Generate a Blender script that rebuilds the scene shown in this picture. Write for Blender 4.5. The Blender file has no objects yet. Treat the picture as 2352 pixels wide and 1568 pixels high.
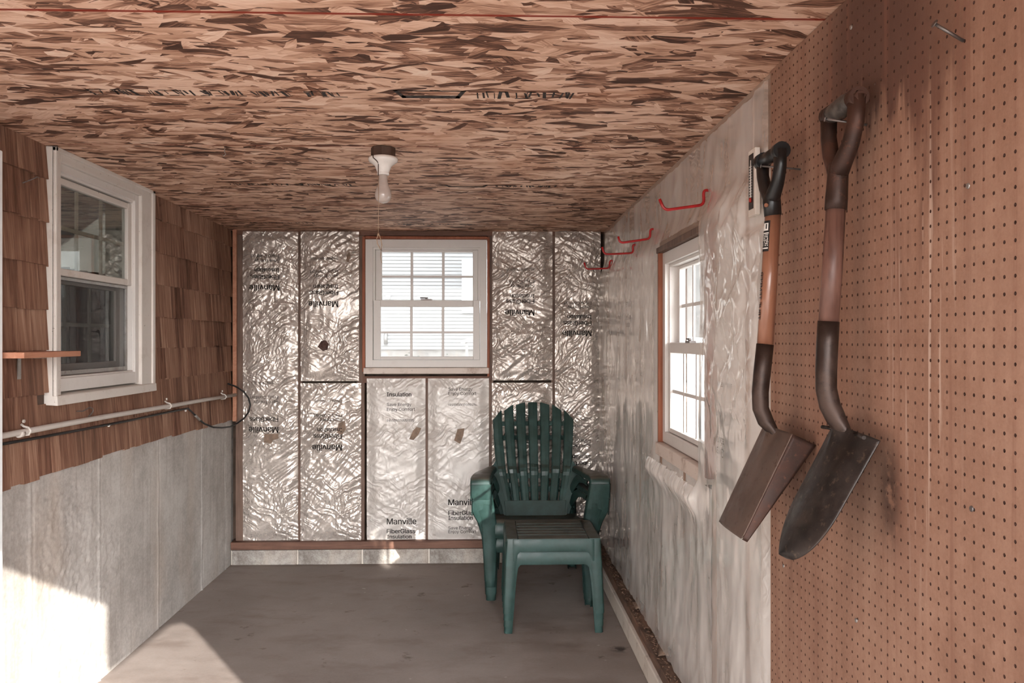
import bpy, bmesh, math, random
import numpy as np
from mathutils import Vector, Matrix
random.seed(7)
S = bpy.context.scene
COL = S.collection
PI = math.pi

# ------------------------------------------------------------------ camera geometry
F, CX, HY = 1925.0, 1176.0, 780.0
TH = math.radians(1.845)
CAMZ = 1.42
def ray(px, py):
    u = (px - CX) / F
    return Vector((u*math.cos(TH) + math.sin(TH), math.cos(TH) - u*math.sin(TH), -(py - HY)/F))
def onX(px, py, X):
    d = ray(px, py); k = X/d.x
    return Vector((X, d.y*k, CAMZ + d.z*k))
def onY(px, py, Y):
    d = ray(px, py); k = Y/d.y
    return Vector((d.x*k, Y, CAMZ + d.z*k))
def onZ(px, py, Z):
    d = ray(px, py); k = (Z - CAMZ)/d.z
    return Vector((d.x*k, d.y*k, Z))

# room numbers (metres)
XL, XR, YB, ZC = -1.605, 0.759, 5.37, 2.137
YF = -0.08
def zc(y): return ZC - .0069*max(0., y-2.0)      # the roof falls slightly toward the back

# ------------------------------------------------------------------ numpy noise
def _hash(ix, iy, seed):
    n = (ix*374761393 + iy*668265263 + seed*982451653) & 0xffffffff
    n = ((n ^ (n >> 13)) * 1274126177) & 0xffffffff
    n = n ^ (n >> 16)
    return n
def perlin(x, y, seed=0):
    x = np.asarray(x, float); y = np.asarray(y, float)
    xi = np.floor(x).astype(np.int64); yi = np.floor(y).astype(np.int64)
    xf = x - xi; yf = y - yi
    def g(ix, iy, dx, dy):
        a = _hash(ix, iy, seed) / 4294967295.0 * 2*PI
        return np.cos(a)*dx + np.sin(a)*dy
    u = xf*xf*xf*(xf*(xf*6-15)+10); v = yf*yf*yf*(yf*(yf*6-15)+10)
    a = g(xi, yi, xf, yf); b = g(xi+1, yi, xf-1, yf)
    c = g(xi, yi+1, xf, yf-1); d = g(xi+1, yi+1, xf-1, yf-1)
    return (a*(1-u)+b*u)*(1-v) + (c*(1-u)+d*u)*v
def crease(x, y, seed=0):
    return 1 - 2*np.abs(perlin(x, y, seed))*1.4
def sstep(a, b, x):
    t = np.clip((x-a)/(b-a), 0, 1)
    return t*t*(3-2*t)

# ------------------------------------------------------------------ mesh builder
class MB:
    def __init__(s): s.v = []; s.f = []; s.sm = []
    def add(s, vs, fs, smooth=False):
        o = len(s.v); s.v += [tuple(p) for p in vs]
        for f in fs: s.f.append(tuple(i+o for i in f)); s.sm.append(smooth)
        return s
    def box(s, a, b):
        x0, x1 = sorted((a[0], b[0])); y0, y1 = sorted((a[1], b[1])); z0, z1 = sorted((a[2], b[2]))
        vs = [(x0,y0,z0),(x1,y0,z0),(x1,y1,z0),(x0,y1,z0),(x0,y0,z1),(x1,y0,z1),(x1,y1,z1),(x0,y1,z1)]
        return s.add(vs, [(3,2,1,0),(4,5,6,7),(0,1,5,4),(1,2,6,5),(2,3,7,6),(3,0,4,7)])
    def hexa(s, bot, top):          # two quads of 4 points each
        vs = list(bot)+list(top)
        return s.add(vs, [(3,2,1,0),(4,5,6,7),(0,1,5,4),(1,2,6,5),(2,3,7,6),(3,0,4,7)])
    def prism(s, poly, d, smooth=False):   # poly: list of 3D points, extruded by vector d
        n = len(poly); d = Vector(d)
        p = [Vector(q) for q in poly]; vs = p + [q+d for q in p]
        fs = [tuple(range(n-1, -1, -1)), tuple(range(n, 2*n))]
        s.add(vs, fs)
        o = len(s.v)-2*n
        for i in range(n):
            j = (i+1) % n
            s.f.append((o+i, o+j, o+n+j, o+n+i)); s.sm.append(smooth)
        return s
    def tube(s, pts, r, n=10, caps=True, flat=None, closed=False):
        pts = [Vector(p) for p in pts]; m = len(pts)
        rs = r if isinstance(r, (list, tuple)) else [r]*m
        vs = []; prev = None
        for i, p in enumerate(pts):
            if closed: t = pts[(i+1) % m] - pts[i-1]
            else: t = pts[min(i+1, m-1)] - pts[max(i-1, 0)]
            t.normalize()
            if prev is None:
                a = Vector((0,0,1)) if abs(t.z) < .9 else Vector((0,1,0))
                nx = a.cross(t).normalized()
            else:
                nx = (prev - t*prev.dot(t)).normalized()
            prev = nx; ny = t.cross(nx)
            ra = rs[i]; rb = ra
            if isinstance(ra, (list, tuple)): ra, rb = ra
            for k in range(n):
                a = 2*PI*k/n
                vs.append(p + nx*math.cos(a)*ra + ny*math.sin(a)*rb)
        fs = []
        for i in range(m if closed else m-1):
            j = (i+1) % m
            for k in range(n):
                l = (k+1) % n
                fs.append((i*n+k, i*n+l, j*n+l, j*n+k))
        s.add(vs, fs, True)
        if caps and not closed:
            o = len(s.v)-len(vs)
            s.f.append(tuple(o+k for k in range(n-1, -1, -1))); s.sm.append(False)
            s.f.append(tuple(o+(m-1)*n+k for k in range(n))); s.sm.append(False)
        return s
    def lathe(s, prof, c=(0,0,0), n=24, smooth=True):   # prof: (r, z) list about vertical axis
        vs = []; fs = []; c = Vector(c)
        for r, z in prof:
            for k in range(n):
                a = 2*PI*k/n
                vs.append((c.x+r*math.cos(a), c.y+r*math.sin(a), c.z+z))
        for i in range(len(prof)-1):
            for k in range(n):
                l = (k+1) % n
                fs.append((i*n+k, i*n+l, (i+1)*n+l, (i+1)*n+k))
        s.add(vs, fs, smooth)
        o = len(s.v)-len(vs)
        s.f.append(tuple(o+k for k in range(n-1,-1,-1))); s.sm.append(False)
        s.f.append(tuple(o+(len(prof)-1)*n+k for k in range(n))); s.sm.append(False)
        return s
    def grid(s, P, smooth=True, mask=None):   # P: array [nu, nv, 3]
        nu, nv = P.shape[:2]
        vs = [tuple(p) for p in P.reshape(-1, 3).tolist()]
        fs = []
        for i in range(nu-1):
            for j in range(nv-1):
                if mask is not None and not mask[i, j]: continue
                fs.append((i*nv+j, (i+1)*nv+j, (i+1)*nv+j+1, i*nv+j+1))
        return s.add(vs, fs, smooth)
    def shift(s, d):
        d = Vector(d); s.v = [tuple(Vector(p)-d) for p in s.v]; return s
    def mesh(s, name, mat):
        me = bpy.data.meshes.new(name); me.from_pydata(s.v, [], s.f)
        me.polygons.foreach_set('use_smooth', s.sm)
        if mat: me.materials.append(mat)
        me.update(); return me
    def build(s, name, mat, parent=None, bevel=0, solid=0, origin=None, sub=0, seg=2, wn=False):
        """world-space vertices; re-based on the parent's (or own) origin"""
        base = Vector((0,0,0))
        if parent is not None: base = WORLD[parent.name]
        org = Vector(origin) if origin is not None else (base if parent is not None else Vector((0,0,0)))
        me = s.shift(org).mesh(name, mat)
        o = bpy.data.objects.new(name, me); COL.objects.link(o)
        if parent is not None: o.parent = parent; o.location = org - base
        else: o.location = org
        WORLD[o.name] = org
        if solid:
            m = o.modifiers.new('thickness', 'SOLIDIFY'); m.thickness = solid; m.offset = 0
        if sub:
            m = o.modifiers.new('round', 'SUBSURF'); m.levels = sub; m.render_levels = sub
        if bevel:
            m = o.modifiers.new('bevel', 'BEVEL'); m.width = bevel; m.segments = seg; m.limit_method = 'ANGLE'; m.angle_limit = math.radians(40)
        if wn: m = o.modifiers.new('flat faces', 'WEIGHTED_NORMAL'); m.weight = 80
        return o
WORLD = {}
def empty(name, loc):
    o = bpy.data.objects.new(name, None); COL.objects.link(o); o.location = loc; o.empty_display_size = .05
    WORLD[o.name] = Vector(loc); return o
def tag(o, label, cat, group=None, kind=None):
    o['label'] = label; o['category'] = cat
    if group: o['group'] = group
    if kind: o['kind'] = kind
    return o
def thing(name, loc, label, cat, group=None): return tag(empty(name, loc), label, cat, group)
def struct(o, label=None, cat=None):
    o['kind'] = 'structure'
    if label: o['label'] = label; o['category'] = cat
    return o
def kids(o): return [c for c in bpy.data.objects if c.parent is o]
def copy_tree(o, parent=None):
    c = o.copy(); COL.objects.link(c); c.parent = parent
    WORLD[c.name] = WORLD[o.name].copy()
    for ch in kids(o): copy_tree(ch, c)
    return c

# ------------------------------------------------------------------ node helper
class Mat:
    def __init__(s, name):
        s.m = bpy.data.materials.new(name); s.m.use_nodes = True
        s.nt = s.m.node_tree; s.nt.nodes.clear()
        s.out = s.nt.nodes.new('ShaderNodeOutputMaterial')
        s._tc = None
    def node(s, t, ins=None, **props):
        n = s.nt.nodes.new(t)
        for k, v in props.items(): setattr(n, k, v)
        for k, v in (ins or {}).items(): s.set(n.inputs[k], v)
        return n
    def set(s, sock, v):
        if isinstance(v, bpy.types.NodeSocket): s.nt.links.new(v, sock)
        else:
            if sock.type == 'RGBA' and len(v) == 3: v = (*v, 1)
            sock.default_value = v
    def co(s, which='Object'):
        if s._tc is None: s._tc = s.nt.nodes.new('ShaderNodeTexCoord')
        return s._tc.outputs[which]
    def math(s, op, a, b=0.0, c=None, clamp=False):
        n = s.node('ShaderNodeMath', operation=op, use_clamp=clamp); s.set(n.inputs[0], a); s.set(n.inputs[1], b)
        if c is not None: s.set(n.inputs[2], c)
        return n.outputs[0]
    def mapv(s, v, scale=(1,1,1), loc=(0,0,0), rot=(0,0,0)):
        n = s.node('ShaderNodeMapping', {'Vector': v, 'Scale': scale, 'Location': loc, 'Rotation': rot}); return n.outputs[0]
    def noise(s, v, scale=5, detail=3, rough=.5, dist=0, out='Fac'):
        n = s.node('ShaderNodeTexNoise', {'Vector': v, 'Scale': scale, 'Detail': detail, 'Roughness': rough, 'Distortion': dist}); return n.outputs[out]
    def vor(s, v, scale=5, feature='F1', out='Distance', rnd=1.0):
        n = s.node('ShaderNodeTexVoronoi', {'Vector': v, 'Scale': scale, 'Randomness': rnd}, feature=feature); return n.outputs[out]
    def ramp(s, f, stops, interp='LINEAR'):
        n = s.node('ShaderNodeValToRGB', {'Fac': f}); cr = n.color_ramp; cr.interpolation = interp
        while len(cr.elements) < len(stops): cr.elements.new(.5)
        for e, (p, c) in zip(cr.elements, stops):
            e.position = p
            if not isinstance(c, (tuple, list)): c = (c, c, c)
            e.color = (*c, 1) if len(c) == 3 else c
        return n.outputs[0]
    def rng(s, v, a, b, c=0., d=1., interp='SMOOTHSTEP'):
        n = s.node('ShaderNodeMapRange', {0: v, 1: a, 2: b, 3: c, 4: d}, interpolation_type=interp); return n.outputs[0]
    def mix(s, f, a, b, blend='MIX'):
        n = s.node('ShaderNodeMix', data_type='RGBA', blend_type=blend)
        s.set(n.inputs[0], f); s.set(n.inputs[6], a); s.set(n.inputs[7], b); return n.outputs[2]
    def mixf(s, f, a, b):
        n = s.node('ShaderNodeMix', data_type='FLOAT'); s.set(n.inputs[0], f); s.set(n.inputs[2], a); s.set(n.inputs[3], b); return n.outputs[0]
    def sep(s, v): return s.node('ShaderNodeSeparateXYZ', {0: v}).outputs
    def comb(s, x=0., y=0., z=0.): return s.node('ShaderNodeCombineXYZ', {0: x, 1: y, 2: z}).outputs[0]
    def bump(s, h, strength=.5, dist=.01, normal=None):
        n = s.node('ShaderNodeBump', {'Height': h, 'Strength': strength, 'Distance': dist})
        if normal is not None: s.set(n.inputs['Normal'], normal)
        return n.outputs[0]
    def pbr(s, col, rough=.6, metal=0., spec=.5, normal=None, **more):
        ins = {'Base Color': col, 'Roughness': rough, 'Metallic': metal, 'Specular IOR Level': spec}
        if normal is not None: ins['Normal'] = normal
        ins.update(more)
        n = s.node('ShaderNodeBsdfPrincipled', ins); return n.outputs[0]
    def done(s, sh):
        s.nt.links.new(sh, s.out.inputs['Surface']); return s.m
def blob(m, a, b, ca, cb, ra, rb, soft=.6):
    """elliptical stain mask in two coordinates (sockets a, b)"""
    da = m.math('DIVIDE', m.math('SUBTRACT', a, ca), ra); db = m.math('DIVIDE', m.math('SUBTRACT', b, cb), rb)
    d = m.math('SQRT', m.math('ADD', m.math('MULTIPLY', da, da), m.math('MULTIPLY', db, db)))
    return m.rng(d, 1.0, 1.0-soft)
# ------------------------------------------------------------------ materials
def schlick(m, normal=None, f0=.04):
    g = m.node('ShaderNodeNewGeometry')
    c = m.node('ShaderNodeVectorMath', {0: g.outputs['Incoming'], 1: normal if normal is not None else g.outputs['Normal']}, operation='DOT_PRODUCT').outputs['Value']
    k = m.math('SUBTRACT', 1.0, m.math('ABSOLUTE', c), clamp=True)
    return m.math('ADD', m.math('MULTIPLY', m.math('POWER', k, 5.0), 1-f0), f0, clamp=True)
MT = {}
def mat_osb():
    m = Mat('oriented strand board'); v = m.co()
    x, y, z = m.sep(v)
    wob = m.node('ShaderNodeTexNoise', {'Vector': v, 'Scale': 9., 'Detail': 2.}).outputs['Color']
    vv = m.node('ShaderNodeVectorMath', {0: v, 1: m.node('ShaderNodeVectorMath', {0: wob, 'Scale': .03}, operation='SCALE').outputs[0]}, operation='ADD').outputs[0]
    pri = tone = grain = edge = None
    lay = [(5, .115, .030), (-11, .125, .034), (21, .09, .030), (-28, .10, .030), (44, .08, .034), (-58, .075, .032), (2, .15, .024), (-6, .07, .015)]
    for i, (deg, L, W) in enumerate(lay):
        w = m.mapv(vv, rot=(0, 0, math.radians(deg)), loc=(i*3.1, i*1.7, 0))
        w2 = m.mapv(w, scale=(1/L, 1/W, 0))
        n = m.node('ShaderNodeTexVoronoi', {'Vector': w2, 'Scale': 1.0, 'Randomness': .95}, feature='F1', voronoi_dimensions='2D')
        r, g, b = m.sep(n.outputs['Color'])
        gr = m.node('ShaderNodeTexNoise', {'Vector': m.mapv(w, scale=(9, 170, 1), loc=(0,0,i)), 'Scale': 1., 'Detail': 2., 'Roughness': .65}).outputs['Fac']
        p = m.math('MULTIPLY', r, [1, 1, .97, .95, .90, .88, .93, .88][i])
        if pri is None: pri, tone, grain = p, g, gr
        else:
            f = m.math('GREATER_THAN', p, pri)
            pri = m.math('MAXIMUM', p, pri); tone = m.mixf(f, tone, g); grain = m.mixf(f, grain, gr)
    big = m.noise(v, 1.6, 4, .6)
    mid = m.noise(m.mapv(v, scale=(5, 14, 1)), 1., 5, .65)
    t = m.math('ADD', m.math('ADD', m.math('MULTIPLY', tone, .60), .045), m.math('MULTIPLY', m.math('SUBTRACT', grain, .5), .65))
    t = m.math('ADD', t, m.math('MULTIPLY', m.math('SUBTRACT', big, .5), .45))
    t = m.math('ADD', t, m.math('MULTIPLY', m.math('SUBTRACT', mid, .5), .65))
    col = m.ramp(t, [(0.0, (.065,.03,.02)), (.12, (.14,.066,.042)), (.22, (.34,.175,.115)), (.36, (.58,.35,.24)), (.55, (.76,.51,.38)), (.75, (.86,.645,.51)), (.95, (.92,.76,.64))])
    col = m.mix(m.math('MULTIPLY', m.rng(m.noise(v, 2.3, 3), .55, .75), .3), col, (.55,.22,.11), 'MIX')
    seam = None
    for sy, amt in zip(SEAMS, (1, 1, .35, .5)):
        d = m.math('ABSOLUTE', m.math('SUBTRACT', y, sy)); k = m.rng(d, .008, .004, 0, amt)
        seam = k if seam is None else m.math('MAXIMUM', seam, k)
    col = m.mix(m.math('MULTIPLY', seam, .92), col, (.27,.028,.012))
    h = m.noise(m.mapv(v, scale=(12, 60, 1)), 1., 2, .6)
    return m.done(m.pbr(col, .72, spec=.3, normal=m.bump(h, .3, .004)))
def mat_cedar():
    m = Mat('weathered cedar shingle'); v = m.co()
    rnd = m.node('ShaderNodeNewGeometry').outputs['Random Per Island']
    off = m.comb(m.math('MULTIPLY', rnd, 31.), m.math('MULTIPLY', rnd, 57.), m.math('MULTIPLY', rnd, 17.))
    w = m.node('ShaderNodeVectorMath', {0: v, 1: off}, operation='ADD').outputs[0]
    g1 = m.noise(m.mapv(w, scale=(20, 42, 2.6)), 1, 4, .6, .6)
    g2 = m.noise(m.mapv(w, scale=(60, 190, 6)), 1, 3, .6)
    big = m.noise(m.mapv(v, scale=(2, 2.2, 2.2)), 1., 4)
    t = m.math('ADD', m.math('MULTIPLY', m.math('SUBTRACT', g1, .5), 1.35), m.math('MULTIPLY', m.math('SUBTRACT', g2, .5), .8))
    t = m.math('ADD', t, m.math('ADD', m.math('MULTIPLY', rnd, .42), .38)); t = m.math('ADD', t, m.math('MULTIPLY', m.math('SUBTRACT', big, .5), .7))
    col = m.ramp(t, [(0.0, (.035,.016,.011)), (.22, (.10,.046,.030)), (.42, (.18,.086,.056)), (.62, (.265,.14,.093)), (.82, (.35,.20,.136)), (1, (.47,.30,.215))])
    hue = m.node('ShaderNodeSeparateColor', {0: m.node('ShaderNodeTexWhiteNoise', {'W': rnd}, noise_dimensions='1D').outputs['Color']}).outputs
    col = m.mix(m.math('MULTIPLY', hue[1], .32), col, (.27,.16,.11))
    return m.done(m.pbr(col, .85, spec=.2, normal=m.bump(m.math('ADD', g1, m.math('MULTIPLY', g2, .6)), .45, .004)))
def mat_concrete(name, base=(.56,.53,.49), dark=(.33,.30,.27), pits=True, scale=1.0):
    m = Mat(name); v = m.co()
    n1 = m.noise(v, 2.2*scale, 5, .6); n2 = m.noise(v, 11*scale, 5, .7); n3 = m.noise(v, 70*scale, 3, .6)
    t = m.math('ADD', m.math('MULTIPLY', n1, .55), m.math('ADD', m.math('MULTIPLY', n2, .4), m.math('MULTIPLY', n3, .25)))
    col = m.mix(m.rng(t, .42, .78), dark, base)
    col = m.mix(m.math('MULTIPLY', m.rng(m.noise(m.mapv(v, scale=(1,1.0,.35)), 3.3*scale, 3), .5, .72), .28), col, (.47,.36,.27))
    h = m.math('ADD', m.math('MULTIPLY', n2, .5), m.math('MULTIPLY', n3, .5))
    if pits:
        vo = m.node('ShaderNodeTexVoronoi', {'Vector': m.node('ShaderNodeVectorMath', {0: m.mapv(v, scale=(1,1,.7)), 1: m.node('ShaderNodeVectorMath', {0: m.node('ShaderNodeTexNoise', {'Vector': v, 'Scale': 40., 'Detail': 3.}).outputs['Color'], 'Scale': .035}, operation='SCALE').outputs[0]}, operation='ADD').outputs[0], 'Scale': 13., 'Randomness': 1.}); d = vo.outputs['Distance']; c = m.sep(vo.outputs['Color'])
        pit = m.math('MULTIPLY', m.rng(d, .16, .06), m.math('GREATER_THAN', c[0], .76))
        col = m.mix(m.math('MULTIPLY', pit, .75), col, (.10,.085,.075)); h = m.math('SUBTRACT', h, m.math('MULTIPLY', pit, 1.2))
        str_ = m.noise(m.mapv(v, scale=(30, 30, 1.2)), 1., 3)
        col = m.mix(m.math('MULTIPLY', m.rng(str_, .52, .70), .34), col, (.30,.26,.23))
    return m.done(m.pbr(col, .82, spec=.25, normal=m.bump(h, .35, .006)))
def mat_floor():
    m = Mat('worn concrete floor'); v = m.co(); x, y, z = m.sep(v)
    n1 = m.noise(v, 1.3, 5, .6); n2 = m.noise(m.mapv(v, scale=(1,1.6,1)), 5, 5, .65); n3 = m.noise(v, 90, 2, .6)
    t = m.math('ADD', m.math('MULTIPLY', n1, .6), m.math('ADD', m.math('MULTIPLY', n2, .4), m.math('MULTIPLY', n3, .12)))
    col = m.ramp(t, [(.35, (.180,.145,.126)), (.55, (.262,.220,.198)), (.8, (.36,.312,.285))])
    col = m.mix(m.math('MULTIPLY', m.rng(m.noise(m.mapv(v, scale=(1, 1.8, 1), rot=(0, 0, .5)), 2.6, 5, .65), .48, .70), .45), col, (.15,.11,.092))
    st = m.math('MULTIPLY', m.rng(m.noise(v, 6.5, 4, .7), .62, .72), .7)
    col = m.mix(st, col, (.085,.055,.042))
    wp = m.math('MULTIPLY', m.rng(m.noise(m.mapv(v, loc=(9,4,0)), 14, 2, .6), .73, .78), .55)
    col = m.mix(wp, col, (.50,.45,.41))
    ink = blob(m, x, y, .62, 3.83, .07, .055, .9)
    ink = m.math('MULTIPLY', ink, m.rng(m.noise(v, 22, 3), .42, .55))
    col = m.mix(m.math('MULTIPLY', ink, .9), col, (.03,.02,.017))
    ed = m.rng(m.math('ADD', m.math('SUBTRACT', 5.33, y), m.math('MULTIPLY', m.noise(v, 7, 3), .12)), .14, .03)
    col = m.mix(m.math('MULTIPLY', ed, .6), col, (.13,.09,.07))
    return m.done(m.pbr(col, m.rng(n2, .3, .7, .5, .72), spec=.35, normal=m.bump(m.math('ADD', n2, m.math('MULTIPLY', n3, .25)), .25, .004)))
def mat_foil(name, base=(.66,.605,.555), metal=.25, fine=1.0, rough=.3, dirt=1.):
    """thin wrinkled plastic facing"""
    m = Mat(name); v = m.co()
    wob = m.node('ShaderNodeTexNoise', {'Vector': v, 'Scale': 7., 'Detail': 3.}).outputs['Color']
    vv = m.node('ShaderNodeVectorMath', {0: v, 1: m.node('ShaderNodeVectorMath', {0: wob, 'Scale': .10}, operation='SCALE').outputs[0]}, operation='ADD').outputs[0]
    c2 = m.vor(m.mapv(vv, loc=(3,1,2), rot=(.3,.5,.2)), 24, 'F1'); c3 = m.noise(vv, 55, 3, .6)
    h = m.math('ADD', m.math('MULTIPLY', c2, .16), m.math('MULTIPLY', c3, .10))
    # long tension creases in several directions, each strong only in some areas
    for i, (deg, lo, hi, amp) in enumerate(((32, 3.2, 30, .9), (-28, 3.0, 26, .75), (84, 2.4, 22, .55), (58, 6, 44, .4))):
        w = m.mapv(m.mapv(vv, rot=(math.radians(deg), math.radians(deg), 0), loc=(i*5.3, i*2.1, i*3.7)), scale=(lo, hi*.3, hi))
        n = m.node('ShaderNodeTexNoise', {'Vector': w, 'Scale': 1., 'Detail': 1., 'Roughness': .5}).outputs['Fac']
        rd = m.math('SUBTRACT', 1.0, m.math('MULTIPLY', m.math('ABSOLUTE', m.math('SUBTRACT', n, .5)), 5.0), clamp=True)
        mk = m.rng(m.noise(m.mapv(v, loc=(i*7.7, i*1.3, i*4.1)), 3.4, 1), .42, .60)
        h = m.math('ADD', h, m.math('MULTIPLY', m.math('MULTIPLY', rd, mk), amp))
    d = m.noise(v, 3.1, 5, .65); d2 = m.noise(v, 17, 4, .7)
    col = m.mix(m.rng(d, .42, .72, 0, .55*dirt), base, (.40,.335,.285))
    col = m.mix(m.rng(d2, .60, .74, 0, .4*dirt), col, (.30,.22,.17))
    spk = m.node('ShaderNodeTexVoronoi', {'Vector': v, 'Scale': 30.}); sc = m.sep(spk.outputs['Color'])
    dot = m.math('MULTIPLY', m.rng(spk.outputs['Distance'], .16, .08), m.math('GREATER_THAN', sc[1], .93))
    col = m.mix(m.math('MULTIPLY', dot, .8), col, (.09,.055,.04))
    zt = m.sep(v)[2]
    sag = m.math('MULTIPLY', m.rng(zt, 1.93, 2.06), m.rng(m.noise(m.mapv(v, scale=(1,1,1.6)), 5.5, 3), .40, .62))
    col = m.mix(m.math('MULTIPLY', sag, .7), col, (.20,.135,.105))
    nm = m.bump(h, .55*fine, .012)
    return m.done(m.pbr(col, m.rng(d2, .3, .7, rough-.06, rough+.12), metal, .6, nm))
def mat_film():
    m = Mat('clear polythene film'); v = m.co()
    w = m.mapv(v, scale=(1, 1.5, .8))
    n1 = m.noise(w, 4.5, 2, .5, 1.0); n2 = m.vor(m.mapv(v, scale=(1,1.6,.7)), 9, 'SMOOTH_F1')
    h = m.math('ADD', n1, m.math('MULTIPLY', n2, .7))
    nm = m.bump(h, .24, .02)
    fr = schlick(m, nm)
    gl = m.node('ShaderNodeBsdfGlossy', {'Color': (1,.97,.94,1), 'Roughness': .10, 'Normal': nm}).outputs[0]
    tr = m.node('ShaderNodeBsdfTransparent', {'Color': (.98,.965,.95,1)}).outputs[0]
    df = m.node('ShaderNodeBsdfDiffuse', {'Color': (.95,.925,.895,1), 'Normal': nm}).outputs[0]
    a = m.node('ShaderNodeMixShader', {0: m.math('ADD', m.math('MULTIPLY', fr, 1.6), .06, clamp=True), 1: tr, 2: gl}).outputs[0]
    milk = m.rng(m.noise(m.mapv(v, scale=(1,1.5,.7)), 3.2, 4), .3, .75, .20, .42)
    b = m.node('ShaderNodeMixShader', {0: milk, 1: a, 2: df}).outputs[0]
    return m.done(b)
def mat_peg():
    m = Mat('water stained pegboard'); v = m.co(); x, y, z = m.sep(v)
    n1 = m.noise(v, 2.0, 4, .6); n2 = m.noise(m.mapv(v, scale=(1, 9, .9)), 1.5, 5, .65); n3 = m.noise(v, 160, 2, .6); n4 = m.noise(v, 30, 4, .6)
    t = m.math('ADD', m.math('MULTIPLY', n1, .5), m.math('ADD', m.math('MULTIPLY', n2, .42), m.math('ADD', m.math('MULTIPLY', n3, .20), m.math('MULTIPLY', n4, .22))))
    t = m.math('SUBTRACT', t, .07)
    col = m.ramp(t, [(.36, (.182,.090,.060)), (.58, (.295,.163,.111)), (.85, (.425,.262,.188))])
    # damp running down from the roof
    wv = m.noise(m.mapv(v, scale=(1, 11, 1.4)), 1.1, 4, .6)
    top = m.math('ADD', z, m.math('MULTIPLY', m.math('SUBTRACT', wv, .5), .85))
    damp = m.math('MULTIPLY', m.rng(top, 1.78, 1.87), blob(m, y, z, 1.62, 1.96, .42, .42, .7))
    col = m.mix(m.math('MULTIPLY', damp, .85), col, (.080,.036,.027))
    dk = blob(m, y, z, 1.42, 1.70, .20, .42, .9); dk = m.math('MULTIPLY', dk, m.rng(wv, .38, .55))
    col = m.mix(m.math('MULTIPLY', dk, .75), col, (.14,.062,.043))
    # pale mineral runs
    ru = m.noise(m.mapv(v, scale=(1, 60, 2.2)), 1., 3, .55)
    zone = blob(m, y, z, 1.43, 1.45, .17, .62, .8)
    col = m.mix(m.math('MULTIPLY', m.math('MULTIPLY', m.rng(ru, .57, .68), zone), .75), col, (.56,.42,.34))
    st = m.rng(m.noise(m.mapv(v, scale=(1, 24, .8), loc=(0,3,5)), 1., 4, .6), .53, .66)
    col = m.mix(m.math('MULTIPLY', st, .5), col, (.215,.098,.066))
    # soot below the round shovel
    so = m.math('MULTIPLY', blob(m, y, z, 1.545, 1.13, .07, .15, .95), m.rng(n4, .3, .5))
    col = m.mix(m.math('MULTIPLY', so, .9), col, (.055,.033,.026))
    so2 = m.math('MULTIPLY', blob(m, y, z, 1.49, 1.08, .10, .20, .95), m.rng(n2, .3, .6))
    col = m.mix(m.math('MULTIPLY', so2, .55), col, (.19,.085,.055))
    return m.done(m.pbr(col, .62, spec=.35, normal=m.bump(m.math('ADD', n3, m.math('MULTIPLY', n4, .6)), .15, .002)))
def mat_wood(name, c0, c1, axis='Z', rough=.6, spec=.35, gs=1.0, dark=None, coat=0.):
    m = Mat(name); v = m.co()
    sc = {'X': (2.5, 45, 45), 'Y': (45, 2.5, 45), 'Z': (45, 45, 2.5)}[axis]
    g = m.noise(m.mapv(v, scale=tuple(q*gs for q in sc)), 1, 4, .6, .8); n = m.noise(v, 5, 4, .6)
    t = m.math('ADD', m.math('MULTIPLY', g, .7), m.math('MULTIPLY', n, .4))
    col = m.mix(m.rng(t, .36, .74), c0, c1)
    if dark: col = m.mix(m.math('MULTIPLY', m.rng(m.noise(v, 9, 4, .7), .52, .68), .8), col, dark)
    return m.done(m.pbr(col, rough, spec=spec, normal=m.bump(g, .3, .003), **({'Coat Weight': coat, 'Coat Roughness': .15} if coat else {})))
def mat_paint(name, col, dirt=(.32,.25,.20), amt=.35, rough=.5, spec=.4, scale=1.):
    m = Mat(name); v = m.co()
    n = m.noise(v, 9*scale, 5, .7); n2 = m.noise(v, 55*scale, 3, .7); 
    c = m.mix(m.rng(n, .5, .8, 0, amt), col, dirt); c = m.mix(m.rng(n2, .66, .74, 0, min(1, amt*1.6)), c, tuple(q*.45 for q in dirt))
    return m.done(m.pbr(c, rough, spec=spec, normal=m.bump(n, .12, .003)))
def mat_plastic_green():
    m = Mat('green moulded resin'); v = m.co()
    nrm = m.sep(m.node('ShaderNodeNewGeometry').outputs['Normal'])
    n = m.noise(v, 11, 5, .65); g = m.noise(m.mapv(v, scale=(70, 70, 7)), 1, 3, .6)
    col = m.mix(m.rng(n, .35, .75), (.015,.040,.034), (.031,.072,.064))
    dust = m.math('MULTIPLY', m.rng(nrm[2], .5, .85), m.rng(n, .2, .6, .5, .92))
    col = m.mix(dust, col, (.085,.069,.052))
    return m.done(m.pbr(col, m.rng(n, .3, .7, .34, .55), spec=.45, normal=m.bump(m.math('ADD', g, m.math('MULTIPLY', n, .4)), .18, .003)))
def mat_steel(name, c0, c1, c2, rough=.5, metal=.7):
    m = Mat(name); v = m.co()
    n = m.noise(v, 14, 6, .7); n2 = m.noise(v, 60, 4, .7); n3 = m.noise(v, 5, 3, .6)
    col = m.mix(m.rng(n, .38, .66), c0, c1); col = m.mix(m.rng(n2, .56, .72, 0, .8), col, c2)
    col = m.mix(m.rng(n3, .52, .72, 0, .55), col, c2)
    return m.done(m.pbr(col, m.rng(n, .3, .7, rough-.1, rough+.15), metal, .5, m.bump(m.math('ADD', n, m.math('MULTIPLY', n2, .6)), .2, .002)))
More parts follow.
